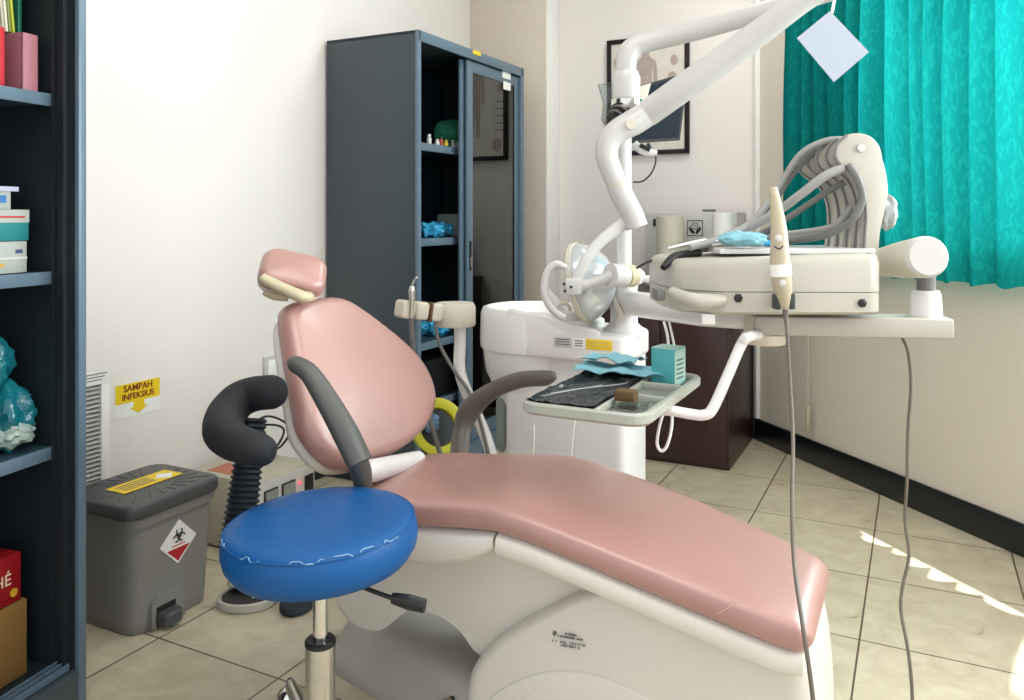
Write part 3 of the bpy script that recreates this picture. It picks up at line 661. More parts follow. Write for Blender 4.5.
# ================================================================== DENTAL CHAIR
chair = thing('dental_chair', 'dusty pink vinyl reclining dental treatment chair with white base', 'dental chair', W(1.6, -.6, 0))
ca = 1.568
prof = [(-1.17, .422, .19), (-1.12, .444, .195), (-1.03, .460, .198), (-.92, .469, .200), (-.80, .486, .200), (-.735, .492, .200), (-.66, .483, .199), (-.55, .462, .198), (-.43, .437, .196), (-.30, .408, .190), (-.22, .390, .185), (-.19, .383, .178)]
def zb_at(b):
    for i in range(len(prof)-1):
        if prof[i][0] <= b <= prof[i+1][0]:
            t = (b-prof[i][0])/(prof[i+1][0]-prof[i][0]); return tuple(prof[i][j]*(1-t)+prof[i+1][j]*t for j in (1, 2))
    return prof[-1][1:] if b > prof[-1][0] else prof[0][1:]
S4 = sup(40, 4.)
def tap(b): return .020*min(max((b+.5)/.31, 0), 1)**1.3      # the leg rest narrows on its far side
def section(b, zc, hw, hh_, lean=0.): return [(b, ca-tap(b)+p[0]*(hw-tap(b)), zc+p[1]*hh_) for p in S4]
rings = []; th = .034
E0, E1 = prof[0][0], prof[-1][0]
for t in (0, .25, .5, .75): k = math.sqrt(max(1-(1-t)**2, .02)); rings.append(section(E0-.03+.03*t, prof[0][1]-.012*(1-t), prof[0][2]*(.86+.14*k), th*k))
nn = 40
for i in range(nn+1): b = E0+(E1-E0)*i/nn; z, hw = zb_at(b); rings.append(section(b, z, hw, th))
for t in (.25, .5, .75, .93, 1): k = math.sqrt(max(1-t*t, .02)); rings.append(section(E1+.035*t, prof[-1][1]-.005*t, prof[-1][2]*(.84+.16*k), th*k))
MB(AB).loft(rings).build('seat_cushion', M['pink'], chair, angle=60)
# creases
mb = MB(AB)
for (px0, py0, px1, py1) in ((688, 545, 722, 528), (716, 615, 738, 601)):
    ps2 = []
    for k in range(6):
        x, y, z = px0+(px1-px0)*k/5+(k % 2)*1.0, py0+(py1-py0)*k/5, .46
        for _ in range(6): q = loc(AB, PZ(x, y, z)); z = zb_at(q.x)[0]+th*(1-max(0, abs(q.y-ca)/zb_at(q.x)[1])**4)**.25 if abs(q.y-ca) < zb_at(q.x)[1] else z
        ps2.append(q)
    mb.tube(ps2, [.0003, .0009, .0009, .0009, .0009, .0003], 5, 0)
    mb.build('vinyl_crease', mat('crease_brown', '#8a5a52', .5), chair); mb = MB(AB)
# leg-rest shell
rings = []
for i in range(17):
    b = -.728+(E1+.02+.728)*i/16; z, hw = zb_at(b); k = 1 if i < 16 else .93; rings.append([(b, ca-tap(b)+p[0]*(hw-tap(b))*k, z-th-.014+p[1]*.030*k) for p in S4])
MB(AB).loft(rings).build('leg_rest_shell', M['shell'], chair)
# seat pan shell
rings = []
for b, zt, zb2, k in ((-1.15, .42, .39, .85), (-1.12, .44, .37, .95), (-1.0, .455, .355, 1), (-.88, .46, .362, 1), (-.80, .465, .385, 1), (-.755, .468, .41, .99), (-.737, .468, .425, .96)):
    rings.append([(b, ca+p[0]*.200*k, (zt+zb2)/2+p[1]*(zt-zb2)/2) for p in S4])
MB(AB).loft(rings).build('seat_pan', M['shell'], chair)
# base body
def outl(pxs, a): return [(loc(AB, PA(x, y, a)).x, loc(AB, PA(x, y, a)).z) for x, y in pxs]
A0 = 1.43
o1 = outl([(459, 735), (461, 700), (466, 676), (480, 655), (505, 634), (545, 612), (590, 592), (640, 588), (700, 606), (755, 628), (785, 646), (805, 668), (813, 705), (818, 760)], A0)
o1 = [(x, max(z, .02)) for x, z in o1]; o1 = [(o1[0][0], .0)] + [p for p in spline(o1, 4, False)] + [(o1[-1][0], .0)]
MB(AB).prism(o1, A0, 1.74, lambda u, v, w: V((u, w, v if v > .001 else 0)), .035, 5).build('base_cover', M['shell'], chair, angle=50)
o2 = outl([(474, 760), (478, 715), (500, 690), (540, 673), (580, 672), (620, 684), (655, 706), (672, 760)], A0-.003)
o2 = [(x, max(z, .03)) for x, z in spline(o2, 4, False)]
MB(AB).prism(o2, A0-.006, A0+.04, lambda u, v, w: V((u, w, v)), .008).build('base_panel', M['shell'], chair)
pp = PA(569, 640, A0-.004)
bv = AB.to_3x3() @ V((1, 0, -.12))
Xp = face_mat(pp, bv, (0, 0, 1))
def dpl(px, py): return Xp.inverted() @ PA(px, py, A0-.004)
MB(Xp).lathe([(.0038, -.002), (.0038, .001), (.0001, .001)], dpl(554.5, 633.5), 16, sy=1.2).build('stamp_mark', M['grout'], chair)
rnd = random.Random(9)
for (xa_, ya_, xb_, yb_, gap) in ((565, 633.5, 576, 635.5, .1), (558, 635.8, 583, 640, .1), (552, 640.5, 588, 646, .55), (561, 645, 579, 648, .3)):
    mb = MB(Xp); p_, q_ = dpl(xa_, ya_), dpl(xb_, yb_); L0 = q_.x-p_.x; x = 0
    while x < L0:
        w_ = rnd.uniform(.0012, .0028); y = p_.y+(q_.y-p_.y)*x/L0; h_ = rnd.uniform(.0012, .0020)
        if rnd.random() > gap*.6: mb.box(p_.x+x, p_.x+x+w_, y-h_, y+h_, -.001, .0008)
        x += w_+.0006+(rnd.uniform(.001, .003) if rnd.random() < gap else 0)
    mb.build('printed_line', M['grout'], chair)
# lift link and floor plate
o3 = outl([(332, 596), (336, 612), (352, 628), (375, 632), (396, 617), (412, 609), (440, 618), (462, 634), (484, 660), (520, 655), (610, 640), (640, 590), (560, 560), (480, 545), (400, 545), (345, 565)], 1.47)
MB(AB).prism(spline(o3, 4), 1.47, 1.70, lambda u, v, w: V((u, w, v)), .02).build('lift_link', M['shell'], chair)
fp = [loc(AB, PZ(x, y, 0)) for x, y in ((318, 655), (340, 668), (432, 704), (470, 712))]
pl = rrect(-1.29, -.72, 1.52, 1.75, .05)
rings = []
for z, g in ((0, 0), (.018, .001), (.035, -.010), (.066, -.040), (.090, -.056), (.100, -.080)): rings.append([(p[0]+(-g*.5 if p[0] < -1 else 0), p[1]+((-g-(p[0]+1.29)*.25) if p[1] < 1.63 else 0), z) for p in pl])
MB(AB).loft(rings).build('floor_plate', M['shell_grey'], chair, angle=50)
MB(AB).prism(rrect(-.84, -.74, 1.50, 1.56, .025), 0, .15, lambda u, v, w: V((u, v, w)), .02).build('plate_knuckle', M['shell'], chair)
# backrest
PH, B0, Z0 = math.radians(57), -1.10, .49
ub = V((-math.cos(PH), 0, math.sin(PH))); nbk = V((math.sin(PH), 0, math.cos(PH)))   # local (b, a, z)
def BKp(px, py):
    r = ray(px, py); A, Bb = SA*r[0]+CA, CA*r[0]-SA; t = (nbk.x*B0+nbk.z*(Z0-H))/(nbk.x*Bb+nbk.z*r[1]); b, z = Bb*t, H+r[1]*t
    return (A*t, -(b-B0)*math.cos(PH)+(z-Z0)*math.sin(PH))
def BK(a, l, w): return V((B0, 0, Z0)) + ub*l + V((0, a, 0)) + nbk*w
ol = [BKp(*p) for p in ((288, 304), (310, 299), (338, 298), (360, 310), (380, 325), (400, 341), (417, 358), (429, 377), (435, 398), (431, 417), (420, 434), (398, 450), (370, 462), (348, 466), (332, 462), (316, 448), (303, 428), (298, 405), (293, 378), (288, 348), (284, 318))]
ol = spline(ol, 3)
mb = MB(AB); pillow(mb, ol, lambda u, v, w: BK(u, v, w-.032), .056, .034, .014); mb.build('backrest', M['pink'], chair, angle=70)
cxx = sum(p[0] for p in ol)/len(ol); cyy = sum(p[1] for p in ol)/len(ol)
mb = MB(AB); mb.prism([(cxx+(p[0]-cxx)*.98, cyy+(p[1]-cyy)*.95-.008) for p in ol], -.030, -.066, lambda u, v, w: BK(u-.002, v, w), .02); mb.build('backrest_shell', M['shell'], chair, angle=60)
MB(AB).tube([BK(ca, -.02, -.06), BK(ca, -.06, -.04), (B0+.02, ca, .42)], .035, 16).build('backrest_hinge', M['white'], chair)
mb = MB(); mb.tube([PY(360, 474, 1.74), PY(372, 471, 1.78), PY(392, 466, 1.86), PY(418, 459, 2.0)], [.014, .026, .024, .020], 16); mb.build('hinge_cover', M['white'], chair)
# headrest
hcx = BKp(296, 272)
hb = thing  # noqa
hc = PY(294, 270, 1.96); hl = loc(AB, hc)
u2 = AB.to_3x3() @ V((0, 1, 0)); 
Xh = Matrix.Translation(hc) @ face_mat((0, 0, 0), (.92, .28, -.24), (-.30, .50, .55)).to_4x4()
mb = MB(Xh); pillow(mb, [(p[0], p[1]) for p in rrect(-.080, .080, -.058, .058, .036)], lambda u, v, w: V((u, v, w-.03)), .046, .024, .006); hr = mb.build('headrest', M['pink'], chair, angle=70)
MB(Xh).prism(rrect(-.077, .077, -.055, .055, .034), -.044, -.029, lambda u, v, w: V((u, v, w)), .006).build('headrest_plate', M['cream'], hr)
mb = MB(); mb.tube([PY(262, 276, 1.90), PY(268, 281, 1.90), PY(300, 296, 1.90), PY(310, 296, 1.93)], [.010, .013, .015, .010], 14, flat=1.3)
mb.tube([PY(264, 292, 1.93), PY(275, 296, 1.93), PY(288, 298, 1.93)], [.008, .011, .008], 12)
mb.build('headrest_lock_lever', M['cream_old'], chair)
MB().tube([PY(309, 282, 1.98), PY(309, 300, 1.98), PY(311, 325, 2.0)], .012, 10, flat=1.6).build('headrest_stem', M['appl'], chair)
# armrests
aa = 1.30
pts = [PA(296, 364, aa), PA(310, 374, aa), PA(328, 402, aa), PA(346, 434, aa), PA(360, 463, aa)]
MB().tube([PA(290, 361, aa)]+pts, [.010, .022, .024, .028, .031, .030], 18, 6, flat=.8, up=(0, 1, 0)).build('armrest', M['armdark'], chair)
MB().tube([PA(355, 455, aa), PA(362, 475, aa+.04), PA(364, 500, aa+.08), PA(366, 530, aa+.10)], [.026, .028, .024, .022], 14, flat=.7).build('armrest_post', M['armdark'], chair)
aa = 1.93
MB().tube([PA(555, 375, aa), PA(545, 378, aa), PA(520, 380, aa), PA(492, 391, aa), PA(470, 410, aa), PA(462, 432, aa-.02), PA(459, 460, aa-.08)], [.010, .021, .022, .023, .032, .026, .026], 18, 6, flat=.85).build('armrest', M['armbrown'], chair)

# ================================================================== CUSPIDOR UNIT
cu = thing('cuspidor_unit', 'white spittoon unit on a pedestal behind the dental chair', 'spittoon', W(2.25, -.9, 0))
p0 = 2.14; bl, br = -1.112, -.728
MB(AB).prism(rrect(bl, br, p0, 2.35, .03), 0, .68, lambda u, v, w: V((u, v, w)), .01).build('pedestal', M['white'], cu)
bcx, bca, br_ = -1.06, 2.27, .175
pln = rrect(-1.07, br+.010, p0-.034, 2.36, .045)
MB(AB).prism(pln, .672, .760, lambda u, v, w: V((u, v, w+(.0 if w < .7 else -.02*(u+1.05)/.4))), .010).build('upper_housing', M['white'], cu)
pr = [(.06, .42), (.085, .45), (.125, .53), (.160, .60), (.170, .668), (.170, .672), (.177, .676), (.179, .70), (.177, .78), (.170, .797), (.160, .800), (.150, .792), (.135, .765), (.10, .755), (.04, .753), (.0001, .753)]
MB(AB).lathe(pr, (bcx, bca, 0), 48, sx=1., sy=.95).build('basin', M['white'], cu, angle=35)
ap = spline([(-1.10, .674), (-1.09, .795), (-1.05, .800), (-1.0, .797), (-.95, .787), (-.90, .775), (-.85, .766), (-.80, .758), (-.78, .70), (-.79, .674)], 4, False)
MB(AB).prism([(u, max(v, .672)) for u, v in ap], 2.1064, 2.135, lambda u, v, w: V((u, w, v)), .010).build('front_apron', M['white'], cu, angle=50)
MB(AB).prism(rrect(-.985, -.85, p0+.03, 2.33, .03), .74, .772, lambda u, v, w: V((u, v, w+.0*(u+.9))), .01).build('rinse_ledge', M['white'], cu)
# splash rim + tap ring
def on_front(px, py, a): return loc(AB, PA(px, py, a))
ff = p0-.0345
for (x0, x1, y0, y1, mm, nm) in ((554, 572, 335, 346, 'appl', 'maker_sticker'), (573, 585, 335, 349, 'paper', 'printed_sticker'), (586, 612, 338, 349, 'yellow', 'yellow_label')):
    qa, qb = on_front(x0, y0, ff), on_front(x1, y1, ff); yo = (qa.z+qb.z)/2-.004
    o = MB(AB).box(qa.x, qb.x, ff-.0015, ff+.002, yo-.014, yo+.014, .0005).build(nm, M[mm], cu)
    if mm != 'yellow':
        for k in range(3): MB(AB).box(qa.x+.006, qb.x-.006, ff-.0022, ff-.0015, yo+.006-.007*k, yo+.009-.007*k).build('print_line', M['grout'], o)
    else:
        for k in range(2): MB(AB).box(qa.x+.006, qb.x-.006, ff-.0022, ff-.0015, yo+.004-.009*k, yo+.006-.009*k).build('print_line', M['cream_old'], o)
qa, qb = on_front(585, 354, p0), on_front(602, 363, p0)
MB(AB).box(qa.x, qb.x, p0-.004, p0+.003, qb.z, qa.z, .001).build('green_plate', M['green'], cu)
# rinse / fill spout loop
mb = MB(); mb.tube([PY(568, 318, 2.42), PY(556, 302, 2.42), PY(546, 290, 2.42), PY(545, 278, 2.42), PY(550, 268, 2.42), PY(560, 266, 2.42)], [.016, .013, .011, .010, .010, .010], 12)
mb.build('water_spout', M['white'], cu)
ring = [PY(563+7*math.cos(t), 311+8*math.sin(t), 2.38) for t in [2*PI*k/16 for k in range(17)]]
MB().tube(ring, .006, 8, 0).build('spout_ring', M['cream'], cu)
# side bottle
q = PA(502, 424, p0+.05)
MB().lathe([(.006, -.085), (.012, -.075), (.018, -.045), (.018, .07), (.014, .078), (.014, .082)], q, 16).build('trap_bottle', M['frosted'], cu)
MB().tube([q+V((0, 0, .08)), q+V((.01, .02, .12)), q+V((.06, .06, .13))], .004, 8).build('bottle_hose', M['hose'], cu)
mb = MB(); mb.tube([PA(534, 425, p0-.01), PA(534, 445, p0-.012), PA(531, 480, p0-.01)], .0022, 6); mb.tube([PA(575, 420, p0-.01), PA(572, 450, p0-.012), PA(571, 485, p0-.01)], .0022, 6)
mb.build('thin_hose', M['trimw'], cu)
pole = PA(624, 326, 2.24); PX, PYY = pole.x, pole.y
MB().lathe([(.062, .735), (.062, .752), (.050, .760), (.040, .77), (.038, .86), (.045, .90), (.045, .91)], (PX, PYY, 0), 36).build('post_base', M['white'], cu)
MB().lathe([(.022, .90), (.022, 1.36), (.021, 1.45)], (PX, PYY, 0), 24).build('post', M['white'], cu)
mb = MB(); mb.tube([PY(612, 296, PYY-.02), PY(616, 305, PYY-.05), PY(620, 315, PYY-.05), PY(615, 325, PYY-.04)], [.012, .014, .014, .012], 10, flat=.4); mb.build('post_bracket', M['cream'], cu)

# ================================================================== ASSISTANT HOLDER
ah = thing('assistant_arm', 'white assistant instrument holder on a bent post beside the spittoon', 'instrument holder', W(2.25, -1.1, 0))
ya = 2.42
MB().tube([PY(460, 325, ya), PY(460, 345, ya), PY(460, 372, ya), PY(470, 400, ya), PY(484, 432, ya), PY(498, 470, ya), PY(520, 500, ya-.0)], [.018]*3+[.018, .018, .018, .018], 16).build('bent_post', M['white'], ah)
c0 = PY(455, 314, ya)
MB().lathe([(.058, -.036), (.062, -.030), (.062, .022), (.056, .034), (.0001, .036)], c0, 32, sx=1, sy=.9).build('swivel_head', M['cream'], ah)
hd = PY(403, 309, ya-.10); dv = (hd-c0); L_ = dv.length; Xa = face_mat(c0, dv, (0, 0, 1))
wedge = [(.04, -.030), (.02, .030), (L_*.55, .036), (L_-.02, .030), (L_, .018), (L_, -.020)]
for k in range(3):
    s0 = .055+.048*k; mb = MB(Xa); mb.prism(rrect(s0, s0+.040, -.026, .026, .01), -.028, .028, lambda u, v, w: V((u, v, w)), .008); mb.build('instrument_cradle', M['cream'], ah)
MB(Xa).box(.02, L_, -.018, .016, -.016, .016, .006).build('cradle_bar', M['cream'], ah)
MB(Xa).box(.095, .101, -.028, .028, -.032, .0285, .001).build('brown_strap', M['brown'], ah)
mb = MB(); s1 = PY(413, 290, ya-.13); mb.tube([PY(412, 286, ya-.12), PY(412, 291, ya-.12), PY(412, 302, ya-.12), PY(411, 318, ya-.12)], [.006, .010, .008, .006], 12)
mb.build('syringe_body', M['chrome_worn'], ah)
MB().tube([PY(412, 287, ya-.12), PY(414, 280, ya-.12), PY(418, 277, ya-.12)], .003, 8).build('syringe_tip', M['chrome'], ah)
MB().tube([PY(411, 318, ya-.12), PY(413, 345, ya-.10), PY(418, 380, ya-.08), PY(430, 420, ya-.05), PY(445, 470, ya)], .0075, 10).build('grey_hose', M['hose_dark'], ah)
MB().tube([PY(435, 323, ya-.06), PY(440, 345, ya-.04), PY(455, 372, ya-.03), PY(468, 390, ya-.03), PY(480, 420, ya-.02), PY(492, 470, ya-.02)], .0055, 10).build('suction_hose', M['hose_dark'], ah)

# yellow ring + things behind the backrest
yc = PY(437, 428, 2.72)
yb = thing('yellow_bucket', 'yellow round plastic bucket rim with dark inside, between backrest and cabinet', 'bucket', (yc.x, yc.y, 0))
Xy = Matrix.Rotation(math.radians(62), 4, 'X') @ Matrix.Rotation(math.radians(28), 4, 'Y')
MB().lathe([(.060, -.08), (.088, .0), (.096, .012), (.098, .02), (.092, .022), (.066, .014), (.062, .0), (.05, -.075), (.0001, -.078)], yc, 40, Xy).build('bucket_shell', M['yellowplastic'], yb)
MB().lathe([(.0001, -.06), (.0575, -.06), (.062, .006)], yc, 30, Xy).build('dark_lining', M['black'], yb)
mb = MB(); lump(mb, yc+V((-.03, -.01, .02)), .034, (1, .8, 1), 4, 14, .2, 6); mb.build('blue_cloth_inside', mat('blue_grey_cloth', '#6b86a8', .8, var=.3), yb)
mb = MB(); mb.cyl((yc.x, yc.y+.06, 0), (yc.x, yc.y+.05, yc.z-.03), .035); mb.build('stand', M['shell_grey'], yb)

# ================================================================== OPERATING LIGHT
ol_ = thing('dental_light', 'white articulated overhead dental operating light arm and lamp head', 'dental light', (PX, PYY, 1.45))
Y1 = PYY
def T3(l): return [PY(*p) for p in l]
MB().tube(T3([(626, 84, Y1), (626, 66, Y1), (629, 52, Y1), (640, 44, Y1), (665, 38, Y1-.02), (710, 27, Y1-.08), (760, 13, Y1-.16), (810, -2, Y1-.24), (850, -14, Y1-.3)]), [.031, .031, .031, .030, .029, .028, .026, .025, .024], 22).build('upper_arm', M['white_arm'], ol_)
MB().lathe([(.024, 0), (.040, .004), (.042, .07), (.036, .082), (.033, .09)], PY(626, 102, Y1), 28).build('swivel_sleeve', M['white_arm'], ol_)
mb = MB(); mb.lathe([(.040, -.01), (.048, .0), (.048, .022), (.038, .03)], PY(626, 104, Y1)-V((0, 0, .012)), 24); 
mb.build('chrome_collar', M['chrome'], ol_)
mb = MB(); mb.sphere(PY(622, 112, Y1-.0)+V((0, 0, -.03)), .040, 12, (1, 1, 1.1)); bn_ = mb.build('cable_bundle', M['black'], ol_); bc0 = PY(622, 114, Y1)
for k in range(4):
    MB().tube([bc0+V((.043*math.cos(t+k), .043*math.sin(t+k), .020*math.sin(2*t+k*1.7)-.012+.006*k)) for t in [2*PI*j/20 for j in range(21)]], .0035, 6, 0).build('cable_loop', M['frame'] if k % 2 else M['hose_dark'], bn_)
ysp = Y1-.10
MB().tube(T3([(836, -20, Y1-.34), (800, 2, Y1-.30), (740, 47, Y1-.22), (680, 90, Y1-.15), (648, 113, ysp)]), [.030, .032, .036, .038, .038], 22).build('spring_arm', M['white_arm'], ol_)
mb = MB(); mb.tube(T3([(650, 112, ysp), (634, 122, ysp), (618, 131, ysp), (609, 142, ysp), (607, 156, ysp), (612, 172, ysp), (618, 186, ysp)]), [.036, .037, .034, .032, .031, .030, .029], 22)
mb.build('elbow', M['white_arm'], ol_)
mb = MB(); pj = PY(631, 124, ysp-.03); mb.cyl(pj, pj+V((.0, -.012, 0)), .016, n=20); mb.build('pivot_screw', M['cream'], ol_)
MB().tube(T3([(617, 184, ysp), (622, 195, ysp), (631, 212, ysp), (637, 227, ysp)]), [.031, .032, .032, .031], 22, 3).build('lower_arm', M['white_arm'], ol_)
ri = [PY(617, 182, ysp), PY(619, 186, ysp)]
MB().tube(ri, .0325, 22, 0).build('joint_ring', M['cream'], ol_)
# yoke: curved bracket from the arm down to the pivot at the left of the lamp head
yh = ysp-.0
MB().tube(T3([(632, 214, yh), (620, 226, yh), (600, 242, yh-.02), (585, 262, yh-.04), (577, 282, yh-.05)]), [.016, .018, .016, .015, .018], 14, flat=.6).build('yoke', M['white_arm'], ol_)
piv = PY(574, 286, yh-.06); mb = MB(); mb.box(-.028, .020, -.016, .010, -.024, .022, .008, X=Matrix.Translation(piv) @ Matrix.Rotation(.15, 4, 'Z')); mb.build('pivot_block', M['white_arm'], ol_)
mb = MB(); mb.cyl(PY(571, 287, yh-.08), PY(571, 287, yh-.085), .004, n=12); mb.cyl(PY(564, 284, yh-.08), PY(564, 284, yh-.085), .004, n=12); mb.cyl(PY(565, 291, yh-.08), PY(565, 291, yh-.085), .004, n=12); mb.build('bolt_hole', M['black'], ol_)
MB().tube(T3([(575, 287, yh-.05), (592, 283, yh-.05), (612, 276, yh-.05)]), [.016, .014, .018], 14).build('cross_arm', M['white_arm'], ol_)
h0, h1, h2, h3 = PY(610, 275, yh-.06), PY(624, 276, yh-.03), PY(632, 276, yh), PY(640, 277, yh+.02)
MB().tube([h0, h1], .032, 24, 0).build('hub', M['white_arm'], ol_)
MB().tube([h1, h2], .031, 24, 0).build('yellowed_ring', M['cream_old'], ol_)
MB().tube([h2, h2.lerp(h3, .5), h3], [.030, .026, .02], 24, 0).build('hub_cap', M['paper'], ol_)
MB().tube(T3([(636, 279, yh), (650, 279, yh), (662, 279, yh)]), .010, 12).build('right_handle', M['white_arm'], ol_)
# lamp head: oblique dish
lhc = PY(585, 282, Y1-.02)
Xl = face_mat((0, 0, 0), (.30, -.42, .86), (.12, .90, .40)).to_3x3()
dirv = V((-.86, .36, -.20)).normalized()          # the lamp looks down to the left
zq = dirv; xq = V((0, 0, 1)); xq = (xq - zq*xq.dot(zq)).normalized(); yq = zq.cross(xq)
XL = Matrix((xq, yq, zq)).transposed().to_4x4()
MB().lathe([(.0001, -.088), (.03, -.086), (.06, -.074), (.088, -.050), (.108, -.02), (.114, .0), (.112, .006)], lhc, 44, XL).build('reflector_shell', M['lamp_glass'], ol_)
MB().lathe([(.112, .0), (.117, .002), (.118, .014), (.110, .020), (.106, .016), (.06, .010), (.0001, .008)], lhc, 44, XL).build('front_rim', M['cream'], ol_)
mb = MB(); mb.tube([PY(566, 268, yh-.06), PY(556, 264, yh-.06), PY(547, 272, yh-.06), PY(544, 290, yh-.06), PY(549, 305, yh-.06), PY(560, 316, yh-.06), PY(566, 317, yh-.06)], [.008, .010, .010, .010, .010, .010, .008], 12)
mb.build('grip_handle', M['white_arm'], ol_)
# hanging paper
pp0 = PY(833, 8, Y1-.45)
hp = thing('hanging_card', 'blank white square card hanging turned from the light arm in front of the curtain', 'card', PY(832, 46, Y1-.45))
cc = [PY(797, 38, Y1-.44), PY(830, 11, Y1-.45), PY(869, 52, Y1-.46), PY(834, 82, Y1-.45)]
mb = MB(); mb.loft([[p for p in cc], [p+V((0, .0012, 0)) for p in cc]]); mb.build('card', M['bluepaper'], hp)
MB().tube([PY(832, 13, Y1-.45), PY(834, 2, Y1-.44), PY(836, -8, Y1-.40)], .0035, 8).build('tape_loop', M['paper'], hp)

# clear bag behind the pole, monitor, camera
yb2 = Y1+.03
mo = thing('monitor', 'small dark tilted flat monitor mounted on the unit pole in front of the framed poster', 'monitor', PY(660, 110, yb2))
c4 = [PY(632, 88, yb2), PY(688, 72, yb2+.06), PY(680, 140, yb2+.06), PY(632, 143, yb2)]
mb = MB(); mb.loft([[p for p in c4], [p+V((0, .018, 0)) for p in c4]]); mb.build('housing', M['frame'], mo)
cen = sum(c4, V())/4; c5 = [cen+(p-cen)*.92+V((0, -.001, 0)) for p in c4]
mb = MB(); mb.loft([c5, [p+V((0, .0015, 0)) for p in c5]]); mb.build('screen', M['screen'], mo)
MB().tube([PY(648, 143, yb2+.02), PY(651, 150, yb2+.02), PY(653, 155, yb2+.02)], .006, 8).build('mount', M['black'], mo)
MB().tube([PY(650, 130, yb2+.03), PY(635, 120, yb2+.02), (PX, PYY, PY(635, 120, yb2).z)], .010, 8).build('bracket', M['black'], mo)
ic = thing('intraoral_camera', 'white camera handset with dark cable loop hanging under the monitor', 'camera', PY(645, 152, yb2))
MB().tube([PY(634, 143, yb2-.02), PY(640, 149, yb2-.02), PY(648, 152, yb2-.02), (PY(657, 153, yb2-.02))], [.010, .013, .014, .008], 12, flat=.7).build('handset', M['white_arm'], ic)
mb = MB(); mb.tube([PY(640, 145, yb2-.03), PY(650, 150, yb2-.035)], .006, 8); mb.build('dark_button', M['black'], ic)
MB().tube([PY(655, 152, yb2-.02), PY(656, 160, yb2-.02), PY(652, 172, yb2-.02), PY(643, 181, yb2-.02), PY(633, 182, yb2-.02)], .0025, 8).build('cable', M['black'], ic)
pb = thing('plastic_bag', 'clear plastic pouch clipped behind the pole of the light', 'pouch', PY(604, 105, Y1+.05))
mb = MB(); cc = [PY(x, y, Y1+.05) for x, y in ((598, 85), (612, 83), (618, 105), (616, 122), (607, 128), (601, 120), (603, 104))]
mb.prism([(p.x, p.z) for p in cc], Y1+.03, Y1+.06, lambda u, v, w: V((u, w, v)), .008); mb.build('pouch', M['clear'], pb)
mb = MB(); cc = [PY(x, y, Y1+.05) for x, y in ((632, 90), (649, 85), (645, 100), (634, 115))]; mb.prism([(p.x, p.z) for p in cc], Y1+.01, Y1+.02, lambda u, v, w: V((u, w, v)), .003); mb.build('pale_tab', M['cream'], pb)

# ================================================================== DELIVERY UNIT
du = thing('delivery_unit', 'white dental delivery table with instrument arms on a long swing arm', 'delivery table', PY(760, 330, 1.8))
MB().tube([V((PX, PYY, .828)), PY(700, 312, 1.99), PY(762, 316, 1.80)], [.036, .035, .033], 24, 0).build('first_arm', M['white'], du)
mb = MB(); ba = PY(762, 323, 1.80); bb = PY(948, 326, 1.72); X = face_mat(ba, bb-ba, (0, 0, 1)); Lb = (bb-ba).length
mb.box(-.02, Lb, -.022, .020, -.045, .045, .006, X=X); mb.build('swing_bar', M['cream_l'], du)
pv = PY(764, 328, 1.80)
MB().lathe([(.045, -.034), (.050, -.028), (.050, -.012), (.044, -.010), (.044, .03)], pv, 28).build('pivot', M['cream'], du)
# table body
tl_, tr_ = PY(655, 262, 1.86), PY(880, 262, 1.70)
front = [(688, 1.70), (880, 1.66)]
x_l, x_r = PY(657, 0, 1.85).x, PY(881, 0, 1.68).x
yF, yBk = 1.665, 1.96
zt_l, zt_r = PY(660, 262, 1.70).z, PY(870, 250, 1.70).z
def tb_ring(z, g, r=.035):
    pts = [(x_l+.0-g, yF+.16), (x_l+.02-g, yF+.05-g), (x_l+.10, yF-g), (x_r-.02, yF-g), (x_r+g, yF+.02), (x_r+g, yBk), (x_l-g, yBk)]
    out = []
    for i, p in enumerate(pts):
        a, b, c_ = V(pts[i-1]), V(p), V(pts[(i+1) % len(pts)]); q0, q1 = b+(a-b).normalized()*.012, b+(c_-b).normalized()*.012
        out += [tuple(q0), tuple(q0.lerp(q1, .5).lerp(b, .5)), tuple(q1)]
    return [(p[0], p[1], z(p[0]) if callable(z) else z) for p in out]
zm_l, zbm = PY(700, 289, yF).z, PY(800, 315, yF).z
top = lambda dz: (lambda x: .985+dz+.018*(min(max((x-x_l)/.25, 0), 1)))
sm = lambda x: .9235+(-.003)*(x-x_l)
MB().loft([tb_ring(zbm+.0, -.008), tb_ring(zbm+.006, 0), tb_ring(lambda x: sm(x)-.001, 0)]).build('table_base', M['cream_l'], du)
MB().loft([tb_ring(lambda x: sm(x)+.0005, .001), tb_ring(top(-.020), .001), tb_ring(top(-.008), -.004), tb_ring(top(-.002), -.010), tb_ring(top(0), -.018)]).build('table_cover', M['cream_l'], du)
MB().box(PY(712, 0, 1.8).x, PY(862, 0, 1.8).x, 1.73, 1.92, .998, 1.010, .003).build('top_plate', M['white'], du)
for px in (738, 862):
    q = PY(px, 298 if px < 800 else 303, yF); mb = MB(); mb.lathe([(.0095, -.003), (.0095, .003), (.006, .005)], q, 6, Matrix.Rotation(PI/2, 4, 'X')); mb.build('bolt', M['black'], du)
MB().tube([PY(672, 292, 1.70), PY(690, 300, 1.655), PY(706, 301, 1.65), PY(724, 300, 1.66)], [.012, .016, .016, .011], 14).build('grip_handle', M['cream_l'], du)
mb = MB(); mb.box(PY(655, 0, 1.72).x, PY(664, 0, 1.72).x, 1.70, 1.76, .90, .925, .004); mb.build('handle_hinge', M['hose_dark'], du)
MB().tube([PY(663, 268, 1.75), PY(676, 256, 1.78), PY(700, 253, 1.80)], [.007, .010, .009], 10).build('black_pad', M['black'], du)
mb = MB(); mb.box(PY(700, 0, 1.7).x, PY(713, 0, 1.7).x, 1.68, 1.70, zbm-.022, zbm, .002); mb.build('lower_clip', M['paper'], du)
